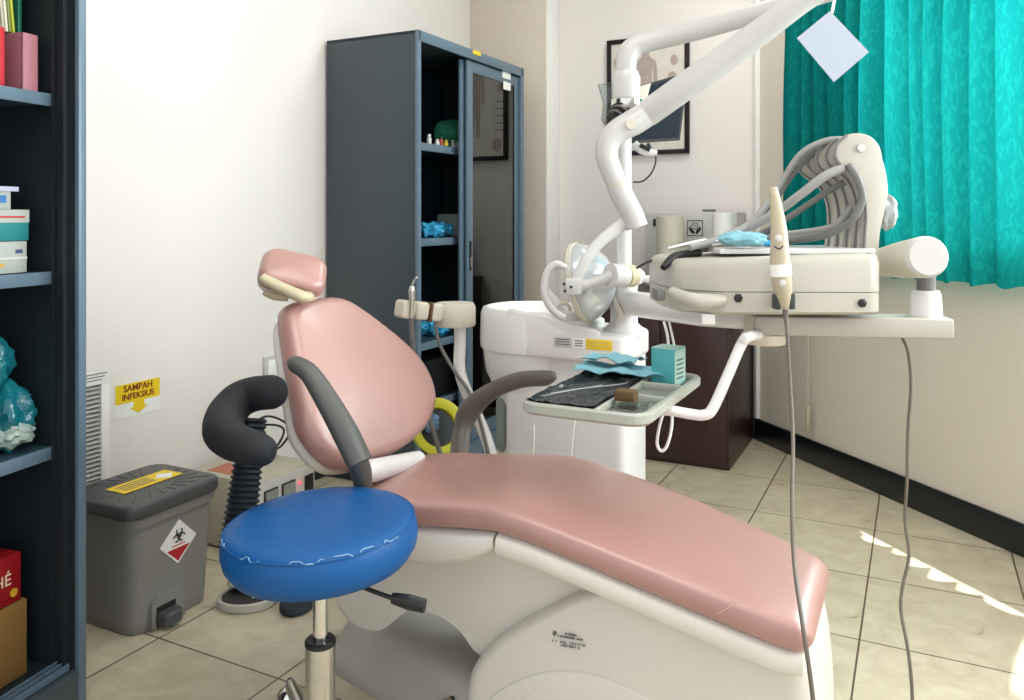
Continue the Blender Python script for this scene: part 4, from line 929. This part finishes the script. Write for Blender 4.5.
# right arm with round end
q0, q1 = PY(884, 262, 1.90), PY(926, 257, 1.68)
MB().tube([q0, q0.lerp(q1, .4), q1], [.034, .040, .044], 28, 0).build('control_arm', M['cream'], du)
d_ = (q1-q0).normalized(); MB().tube([q1, q1+d_*.006, q1+d_*.012], [.044, .043, .038], 28, 0).build('end_cap', M['appl'], du)
mb = MB(); mb.cyl(PY(903, 265, 1.745), PY(903, 265, 1.735), .004, n=10); mb.build('screw', M['black'], du)
pb_ = PY(926, 318, 1.74)
MB().lathe([(.033, -.0), (.030, .05), (.026, .060)], (pb_.x, 1.74, pb_.z), 28).build('post_cone', M['white'], du)
MB().lathe([(.019, .058), (.019, .10)], (pb_.x, 1.74, pb_.z), 24).build('post_neck', M['hose_dark'], du)
# instrument arms
arm_px = [(838, 143), (847, 135), (860, 133), (872, 137), (880, 147), (883, 160), (887, 176), (888, 195), (884, 215), (880, 235), (877, 262), (862, 262), (864, 240), (866, 215), (864, 195), (858, 180), (848, 170), (839, 163), (835, 153)]
for k in range(5):
    Yk = 1.74+.034*k; dx, dy = -9*k*1.0, 2.2*k
    pts = [PY(x+dx, (y-262)*(1-.028*k)+262+dy*0, Yk) for x, y in arm_px]
    oo = spline([(p.x, p.z) for p in pts], 3)
    a_ = MB().prism(oo, Yk, Yk+.018, lambda u, v, w: V((u, w, v)), .004).build('instrument_arm', M['cream_l'], du)
    le = [(864, 250), (865, 232), (866, 215), (864, 196), (858, 180), (848, 170), (839, 163), (835, 154), (838, 143), (847, 135)]
    MB().tube([PY(x+dx, (y-262)*(1-.028*k)+262, Yk-.001) for x, y in le], .0032, 6, 3).build('arm_gap_shade', M['hose_dark'], a_)  # dark line standing in for the shade between neighbouring arms
    if k == 0:
        q = PY(861, 148, Yk-.002); MB().lathe([(.009, 0), (.009, .002), (.004, .003)], q, 18, Matrix.Rotation(PI/2, 4, 'X')).build('arm_rivet', M['appl'], a_)
# hoses from the arms to the handpieces on the table
HS = [([(850, 140, 1.77), (826, 141, 1.80), (800, 155, 1.83), (778, 188, 1.86), (752, 222, 1.84), (715, 240, 1.80), (690, 248, 1.78)], .0075, 'hose'),
      ([(838, 148, 1.80), (815, 152, 1.83), (792, 175, 1.86), (770, 205, 1.86), (738, 232, 1.84), (700, 246, 1.82)], .0075, 'hose_dark'),
      ([(843, 168, 1.74), (825, 176, 1.74), (800, 195, 1.76), (775, 213, 1.80), (740, 232, 1.84), (698, 250, 1.84)], .010, 'hose'),
      ([(850, 180, 1.80), (830, 190, 1.82), (800, 210, 1.86), (765, 232, 1.88), (730, 244, 1.88)], .007, 'hose_dark'),
      ([(848, 165, 1.735), (858, 180, 1.72), (862, 200, 1.72), (850, 222, 1.73), (825, 235, 1.78), (795, 240, 1.84), (765, 243, 1.86)], .0085, 'hose_dark'),
      ([(852, 205, 1.80), (835, 225, 1.82), (805, 232, 1.86), (770, 236, 1.88), (740, 246, 1.88)], .007, 'hose')]
for pts, r, m_ in HS: MB().tube(T3(pts), r, 10).build('instrument_hose', M[m_], du)
for i, (x0, y0, x1, y1, y_) in enumerate(((690, 247, 740, 238, 1.80), (668, 249, 706, 241, 1.86), (700, 250, 760, 243, 1.86))):
    MB().tube([PY(x0, y0, y_), PY((x0+x1)/2, (y0+y1)/2, y_), PY(x1, y1, y_)], [.006, .009, .009], 12).build('handpiece', M['chrome'] if i < 2 else M['hose'], du)
# lumpy grey thing behind the arms
mb = MB(); lump(mb, PY(885, 212, 1.785), .030, (.75, .9, 1.4), 6, 16, .15, 5); mb.build('film_wrap', mat('grey_film', '#a3a9a9', .3, var=.2), du)
mb = MB(); lump(mb, PY(742, 241, 1.74)+V((0, 0, .004)), .03, (1.7, 1.0, .55), 9, 18, .12, 5); o = mb.build('folded_mask', M['bluecloth']); tag(o, 'pale blue folded mask lying on top of the delivery table', 'mask')
mb = MB(); lump(mb, PY(765, 243, 1.80)+V((0, 0, .0)), .014, (1.6, 1, .5), 19, 12, .12, 5); mb.build('bright_blue_edge', mat('bright_blue', '#3aa0d8', .5), o)

# hanging curing light / scaler with cord
hs = thing('handpiece', 'cream handpiece with two buttons held upright at the front of the delivery table', 'handpiece', PY(782, 310, 1.62))
yv = 1.625
MB().tube(T3([(773, 188, yv+.03), (776, 205, yv+.02), (779, 232, yv+.01), (780, 262, yv), (782, 284, yv), (785, 298, yv), (786, 309, yv)]), [.0085, .012, .017, .020, .020, .015, .009], 20, 5, flat=.8).build('body', M['beige_grip'], hs)
MB().tube(T3([(780, 264, yv), (781, 276, yv)]), [.0215, .0215], 20, 0, flat=.85).build('white_band', M['paper'], hs)
for (x, y) in ((778, 238), (782, 283)):
    q = PY(x, y, yv-.016); MB().lathe([(.007, 0), (.007, .004), (.004, .005)], q, 18, Matrix.Rotation(PI/2, 4, 'X'), sy=1.).build('button', M['appl'], hs)
MB().tube([PY(774, 246, yv-.018), PY(779, 249, yv-.020), PY(783, 246, yv-.018)], .0015, 6).build('dark_mark', M['black'], hs)
mb = MB(); mb.box(PY(788, 0, yv).x, PY(794, 0, yv).x, yv-.01, yv+.03, PY(0, 309, yv).z, PY(0, 293, yv).z, .003); mb.box(PY(776, 0, yv).x, PY(781, 0, yv).x, yv+.0, yv+.03, PY(0, 310, yv).z, PY(0, 295, yv).z, .003)
mb.build('dark_holder', mat('dark_green_grey', '#303c38', .5), hs)
MB().tube(T3([(785, 308, yv), (786, 318, yv), (787, 330, yv-.01), (790, 380, yv-.04), (793, 440, yv-.10), (792, 500, yv-.18), (794, 560, yv-.25), (802, 620, yv-.36), (812, 690, yv-.40), (818, 760, yv-.42), (822, 860, yv-.43), (832, 925, yv-.43)]), [.006, .0055, .0038, .0037, .0037, .0037, .0037, .0037, .0037, .0037, .0037, .0037], 10).build('cord', M['cord'], hs)
MB().tube(T3([(900, 334, 1.74), (908, 352, 1.74), (911, 385, 1.74), (908, 430, 1.74), (907, 480, 1.73), (905, 520, 1.72), (909, 555, 1.70), (903, 585, 1.68), (901, 610, 1.66), (908, 650, 1.62), (912, 690, 1.6), (914, 760, 1.58)]), .0034, 10).build('hanging_cord', M['cord'], du)

# ================================================================== TRAY
zt = .715
tr = thing('instrument_tray', 'grey white instrument tray on a bent support tube above the leg rest', 'tray', PZ(615, 400, zt))
tc4 = [loc(AB, PZ(*p, zt)) for p in ((522, 405), (645, 424), (704, 378), (578, 358))]
tb0, tb1 = (tc4[0].x+tc4[3].x)/2+.026, (tc4[1].x+tc4[2].x)/2-.012; ta0, ta1 = (tc4[0].y+tc4[1].y)/2+.035, (tc4[2].y+tc4[3].y)/2-.01
n6 = 6
def trr(g, z, r=.04): return [(p[0], p[1], z) for p in rrect(tb0-g, tb1+g, ta0-g, ta1+g, r+g*.5, n6)]
MB(AB).loft([trr(-.02, zt-.026), trr(-.006, zt-.024), trr(0, zt-.018), trr(0, zt-.003), trr(-.003, zt), trr(-.012, zt), trr(-.016, zt-.004), trr(-.018, zt-.014), trr(-.03, zt-.016)]).build('tray_pan', M['tray'], tr)
bm_ = tb0+(tb1-tb0)*.60; am_ = ta0+(ta1-ta0)*.5
mb = MB(AB); mb.box(bm_-.004, bm_+.004, ta0+.015, ta1-.015, zt-.016, zt-.001, .002); mb.box(bm_, tb1-.015, ta0+.17, ta0+.178, zt-.016, zt-.001, .002); mb.box(bm_, tb1-.015, ta0+.30, ta0+.308, zt-.016, zt-.001, .002)
mb.build('divider', M['tray'], tr)
fo = PZ(700, 418, zt-.08)
MB().tube([W(ta0+.16, tb0+.16, zt-.034), PA(664, 410, ta0+.18), PA(690, 414, ta0+.20), PA(704, 415, ta0+.21), PA(713, 408, ta0+.22), PA(728, 375, ta0+.25), PA(741, 345, ta0+.28), PA(748, 337, ta0+.29), PY(762, 335, 1.80)], [.009, .011, .011, .011, .011, .011, .011, .011, .011], 14, 6).build('support_tube', M['white'], tr)
for (u0, u1, v0, v1) in ((bm_+.006, tb1-.018, ta0+.018, ta0+.168), (bm_+.006, tb1-.018, ta0+.180, ta0+.298), (bm_+.006, tb1-.018, ta0+.310, ta1-.018)):
    if v1 > v0+.01: MB(AB).prism(rrect(u0, u1, v0, v1, .008), zt-.0158, zt-.0148, lambda u, v, w: V((u, v, w))).build('compartment_floor', mat('dirty_grey_enamel', '#7f857c', .3, var=.25, scale=20), tr)
# tray contents
mb = MB(AB); nn = 18; vs = []; fs = []; rnd = random.Random(5)
X0, X1, Y0, Y1_ = tb0+.012, bm_-.004, ta0+.016, ta1-.06
for j in range(nn+1):
    for i in range(nn+1):
        x = X0+(X1-X0)*i/nn; y = Y0+(Y1_-Y0)*j/nn; e = min(i, j, nn-i, nn-j); vs.append((x+rnd.uniform(-.002, .002), y+rnd.uniform(-.002, .002), zt-.010+rnd.uniform(0, .005)+(.011 if e == 0 else 0)))
for j in range(nn):
    for i in range(nn): a = j*(nn+1)+i; fs.append((a, a+1, a+nn+2, a+nn+1))
mb._add(vs, fs); o = mb.build('black_liner', M['traydark'], angle=180); tag(o, 'crumpled black plastic film lining the left part of the tray', 'liner')
mb = MB(AB)
def sheet(mb, x0, x1, y0, y1, z, n=16, amp=.01, seed=1, rot=0., thick=.0015):
    rnd = random.Random(seed); ph = [rnd.uniform(0, 6) for _ in range(4)]; T_ = Matrix.Translation(((x0+x1)/2, (y0+y1)/2, z)) @ Matrix.Rotation(rot, 4, 'Z')
    for sgn in (0, 1):
        vs = []
        for j in range(n+1):
            for i in range(n+1):
                x = (x1-x0)*(i/n-.5); y = (y1-y0)*(j/n-.5)
                vs.append(T_ @ V((x, y, amp*(math.sin(x*70+ph[0])*.5+math.sin(y*90+ph[1])*.4+abs(math.sin((x+y)*60+ph[2]))*.8)+sgn*thick+amp)))
        mb._add(vs, [(j*(n+1)+i, j*(n+1)+i+1, (j+1)*(n+1)+i+1, (j+1)*(n+1)+i) for j in range(n) for i in range(n)])
sheet(mb, tb0-.01, bm_+.04, ta1-.13, ta1-.035, zt+.002, 16, .006, 3, .08); sheet(mb, tb0-.005, bm_-.03, ta1-.09, ta1-.0, zt+.018, 14, .008, 7, -.15)
o = mb.build('blue_mask', M['bluecloth'], angle=180); tag(o, 'light blue disposable masks crumpled across the back of the tray', 'mask')
q = loc(AB, PZ(690, 383, zt-.01))
tb = thing('tall_card_box', 'upright teal cardboard box standing at the back right corner of the tray', 'box', AB @ V((q.x-.03, q.y, zt-.014)))
qz = zt-.015
k0 = loc(AB, PZ(654, 381, qz)); k1 = loc(AB, PZ(678, 383, qz)); 
Xb = AB @ Matrix.Translation((tb1-.055, ta1-.085, qz)) @ Matrix.Rotation(math.radians(-9), 4, 'Z')
hB = .085
MB(Xb).box(-.034, .022, -.028, .03, 0, hB, .0015).build('box_body', M['tealbox'], tb)
MB(Xb).box(.0222, .0228, -.0275, .0295, .002, hB-.002).build('printed_side', M['tealbox_l'], tb)
MB(Xb).box(-.034, .022, -.028, .03, hB, hB+.0015).build('lid_flap', M['tealbox_l'], tb)
for k in range(5): MB(Xb).box(.0228, .0232, -.018, .018, .018+.010*k, .022+.010*k).build('print_line', M['grout'], tb)
q = loc(AB, PZ(631, 394, zt)); mb = MB(AB); mb.box(bm_+.008, bm_+.050, ta0+.10, ta0+.13, zt-.002, zt+.020, .004); tag(mb.build('brown_sponge_block', M['brown']), 'small rough brown block on the tray divider', 'block')
mb = MB(AB); sheet(mb, bm_+.012, tb1-.025, ta0+.03, ta0+.13, zt-.014, 12, .004, 21, .2); tag(mb.build('clear_packet', M['clear'], angle=180), 'small clear packet in the front right compartment of the tray', 'packet')
for i, (f0, f1, lab) in enumerate((((.06, .22), (.9, .45), 'long steel probe lying across the black film on the tray'), ((.02, .12), (.62, .34), 'steel tweezers lying at the left on the black film'))):
    mb = MB(AB); pA = V((X0+(X1-X0)*f0[0]+.01, Y0+(Y1_-Y0)*f0[1], zt+.001)); pB = V((X0+(X1-X0)*f1[0], Y0+(Y1_-Y0)*f1[1]+.05, zt+.005))
    mb.tube([pA, pA.lerp(pB, .5)+V((0, 0, .001)), pB, pB+V((.01, .006, .006))], [.0007, .0018, .0014, .0007], 8); tag(mb.build('dental_probe', mat('dull_steel', '#8f9290', .5, metal=.6)), lab, 'instrument', 'steel instruments on the tray')
# white cable loop
MB().tube([PY(664, 322, 2.0), PY(668, 340, 1.95), PY(670, 380, 1.88), PY(672, 420, 1.84), PY(668, 443, 1.82), PY(662, 451, 1.82), PY(657, 443, 1.82), PY(661, 420, 1.80), PY(668, 405, 1.80)], .0035, 8).build('white_cable', M['trimw']); tag(bpy.data.objects['white_cable'], 'thin white cable looping below the tray in front of the dark cabinet', 'cable')
MB().tube([PY(669, 322, 2.0), PY(674, 345, 1.98), PY(677, 370, 1.96), PY(676, 400, 1.95)], .003, 8).build('white_cable', M['trimw']); tag(bpy.data.objects['white_cable.001'], 'straight thin white cable dropping from the swing arm beside the teal box', 'cable')

# ================================================================== DARK DESK + APPLIANCE
dk = thing('side_cabinet', 'dark reddish brown low cabinet against the back wall under the delivery arm', 'cabinet', W(3.7, -1.2, 0))
db0, db1, da0, da1, dh = -1.31, -.716, 3.445, 4.01, .74
MB(AB).box(db0, db1, da0+.012, da1, 0, dh-.022, .003).build('body', M['desk'], dk)
MB(AB).box(db0-.005, db1+.006, da0-.004, da1, dh-.022, dh, .003).build('worktop', M['desk'], dk)
for k in range(2):
    w = (db1-db0-.01)/2; d_ = MB(AB).box(db0+.004+k*(w+.002), db0+.002+(k+1)*w, da0, da0+.012, .02, dh-.03, .002).build('door', M['desk'], dk)
    MB(AB).box(db0+(.26 if k == 0 else .32), db0+(.27 if k == 0 else .33), da0-.012, da0, .38, .48, .002).build('handle', M['black'], d_)
ap0, ap1 = loc(AB, PA(645, 212, 3.75)), loc(AB, PA(737, 212, 3.75))
az1 = ap0.z
sx0, sx1 = ap0.x, ap1.x-.0
apl = thing('steriliser_box', 'light grey counter appliance with a hands emblem behind the delivery table', 'appliance', W(3.85, (sx0+sx1)/2, dh))
MB(AB).box(sx0, sx1, 3.75, 3.98, dh+.001, az1, .008).build('housing', M['appl'], apl)
e = loc(AB, PA(695, 228, 3.749)); Xe = AB @ face_mat((e.x, 3.749, e.z), (1, 0, 0), (0, 0, 1))
em = MB(Xe); rr_ = .037
for (u0, u1, v0, v1) in ((-rr_, rr_, rr_-.003, rr_), (-rr_, rr_, -rr_, -rr_+.003), (-rr_, -rr_+.003, -rr_, rr_), (rr_-.003, rr_, -rr_, rr_)): em.box(u0, u1, v0, v1, 0, .0015)
em.build('emblem_border', M['black'], apl)
mb = MB(Xe)
for sg_ in (-1, 1):
    mb.tube([(sg_*.005, -.026, .001), (sg_*.012, -.016, .001), (sg_*.022, -.006, .001), (sg_*.024, .006, .001)], [.005, .007, .006, .003], 8, flat=.2, up=(1, 0, 0))
    mb.tube([(sg_*.012, -.012, .001), (sg_*.014, -.002, .001)], [.004, .002], 8, 0)
mb.build('hands_emblem', M['black'], apl)
mb = MB(Xe); mb.tube([(math.cos(t)*.015, .010+math.sin(t)*.015, .001) for t in [2*PI*k/20 for k in range(21)]], .0016, 6, 0); mb.build('emblem_ring', M['black'], apl)
MB(Xe).box(-.004, .004, .007, .013, 0, .0015).build('emblem_centre', M['grout'], apl)
e2 = loc(AB, PA(655, 222, 3.749)); MB(AB).box(e2.x-.008, e2.x+.004, 3.742, 3.752, e2.z-.02, e2.z+.015, .002).build('black_switch', M['black'], apl)
e3 = loc(AB, PA(706, 212, 3.75)); MB(AB).box(e3.x-.02, e3.x+.035, 3.76, 3.80, az1-.002, az1+.012, .002).build('hinge_tab', M['hose_dark'], apl)
for i, (px, w_, z0_, z1_, m_, lab) in enumerate(((670, .062, 216, 248, 'cream', 'cream paper roll standing in front of the grey appliance'), (723, .048, 213, 240, 'paper', 'white paper cup stack in front of the right end of the grey appliance'))):
    Yq = PA(px, 240, 3.62); tp = PA(px, z0_, 3.62)
    o = thing('paper_roll' if i == 0 else 'cup_stack', lab, 'roll' if i == 0 else 'cups', (Yq.x, Yq.y, dh))
    MB().lathe([(.02, 0), (w_, .0), (w_, tp.z-dh-.002), (w_-.004, tp.z-dh), (.02, tp.z-dh), (.02, tp.z-dh-.03), (.0001, tp.z-dh-.03)], (Yq.x, Yq.y, dh), 36).build('roll' if i == 0 else 'cups', M[m_], o)
# small black connector cable near x=655,y=262
MB().tube([PY(637, 268, 2.0), PY(648, 262, 1.95), PY(660, 259, 1.90), PY(672, 256, 1.87)], .003, 8).build('black_cable', M['black']); tag(bpy.data.objects['black_cable'], 'thin black cable running from the lamp hub to the handpieces', 'cable')

# ================================================================== POSTER
f0, f1 = loc(AB, PA(607, 39, AW-.02)), loc(AB, PA(689, 153, AW-.02))
zt2, zb3 = f0.z-.01, f1.z
ps_ = thing('framed_poster', 'framed anatomy chart in a thin black frame on the back wall', 'poster', AB @ V(((f0.x+f1.x)/2, AW, zb3)))
mb = MB(AB); fw = .022
for (u0, u1, v0, v1) in ((f0.x, f1.x, zt2-fw, zt2), (f0.x, f1.x, zb3, zb3+fw), (f0.x, f0.x+fw, zb3, zt2), (f1.x-fw, f1.x, zb3, zt2)): mb.box(u0, u1, AW-.025, AW-.002, v0, v1, .002)
mb.build('frame', M['frame'], ps_)
MB(AB).box(f0.x+.01, f1.x-.01, AW-.014, AW-.008, zb3+.01, zt2-.01).build('chart', mat('chart_paper', '#ded6cd', .5, var=.12, scale=25), ps_)
cxp = (f0.x+f1.x)/2-.01; fig = mat('figure_tan', '#b3a29a', .6, var=.2, scale=40)
mb = MB(AB); yy = AW-.0145; hz = zt2-.10
body = spline([(0, .04), (.018, .03), (.02, .01), (.03, -.01), (.055, -.03), (.062, -.10), (.06, -.18), (.045, -.18), (.042, -.1), (.035, -.06), (.035, -.16), (.03, -.36), (.008, -.36), (0, -.2), (-.008, -.36), (-.03, -.36), (-.035, -.16), (-.035, -.06), (-.042, -.1), (-.045, -.18), (-.06, -.18), (-.062, -.10), (-.055, -.03), (-.03, -.01), (-.02, .01), (-.018, .03)], 3)
mb.loft([[(cxp+p[0], w, hz+p[1]) for p in body] for w in (yy, yy+.001)]); mb.build('printed_figure', fig, ps_)
for (u, v, r) in ((-.15, -.02, .022), (-.16, -.10, .018), (.15, -.03, .02), (.14, -.12, .025), (-.14, -.42, .03), (.13, -.40, .02)):
    MB(AB).lathe([(r, 0), (r, .0015)], (cxp+u, yy+.001, hz+v), 18, Matrix.Rotation(PI/2, 4, 'X'), sy=1.3).build('chart_inset', fig, ps_)
for k in range(9): MB(AB).box(cxp-.19+(.30 if k % 2 else 0), cxp-.19+(.30 if k % 2 else 0)+.06, yy, yy+.001, hz-.18-.02*k, hz-.175-.02*k).build('caption_line', M['grout'], ps_)

# ================================================================== LIGHT
w = bpy.data.worlds.new('world'); bpy.context.scene.world = w; w.use_nodes = True
bg_ = w.node_tree.nodes['Background']; bg_.inputs[0].default_value = (.95, .97, 1, 1); bg_.inputs[1].default_value = 1.3
def area(name, loc_, target, size, sizey, power, col):
    l = bpy.data.lights.new(name, 'AREA'); l.shape = 'RECTANGLE'; l.size = size; l.size_y = sizey; l.energy = power; l.color = col
    o = bpy.data.objects.new(name, l); C.objects.link(o); o.location = loc_; o.rotation_euler = (V(target)-V(loc_)).to_track_quat('-Z', 'Y').to_euler(); return o
sun = bpy.data.lights.new('sun', 'SUN'); sun.energy = 14; sun.angle = math.radians(.6); sun.color = (1, .96, .88)
so_ = bpy.data.objects.new('sun', sun); C.objects.link(so_)
sd = (RW.to_3x3() @ V((.72, -1, -2.85))).normalized(); so_.rotation_euler = sd.to_track_quat('-Z', 'Y').to_euler(); so_.location = (4, 2, 5)
area('window_daylight', RW @ V((1.5, .6, 1.8)), RW @ V((1.4, 0, 1.7)), 1.5, 1.4, 150, (.92, .97, 1))
area('unseen_window_fill', RW @ V((3.0, .25, 1.66)), RW @ V((2.7, -2, 1.3)), 1.45, 1.35, 105, (1, .985, .975))  # added fill behind the unseen second opening, main light from the right
area('overhead_fill', (-.1, 1.0, 2.85), (-.1, 1.0, 0), 1.3, .9, 16, (1, .98, .95))  # added overhead fill, stands for no visible fixture
area('corner_fill', (.95, 3.1, 2.7), (.3, 2.9, 0), .45, .45, 14, (1, .98, .95))  # added lamp for a shadow on the wall beside the tall cabinet

# ================================================================== CAMERA
cam = bpy.data.cameras.new('camera'); co = bpy.data.objects.new('camera', cam); C.objects.link(co)
cam.sensor_width = 36; cam.lens = F_/1024*36; cam.shift_y = (CY-350)/1024; cam.shift_x = 0; cam.clip_start = .02
co.location = (0, 0, H); co.rotation_euler = (PI/2, 0, 0)
sc = bpy.context.scene; sc.camera = co
vs_ = sc.view_settings; vs_.view_transform = 'Standard'; vs_.look = 'None'; vs_.gamma = 1; vs_.exposure = 0.08; vs_.use_curve_mapping = False
sc.cycles.max_bounces = 8; sc.cycles.transparent_max_bounces = 12; sc.cycles.use_denoising = True; sc.cycles.sample_clamp_indirect = 6
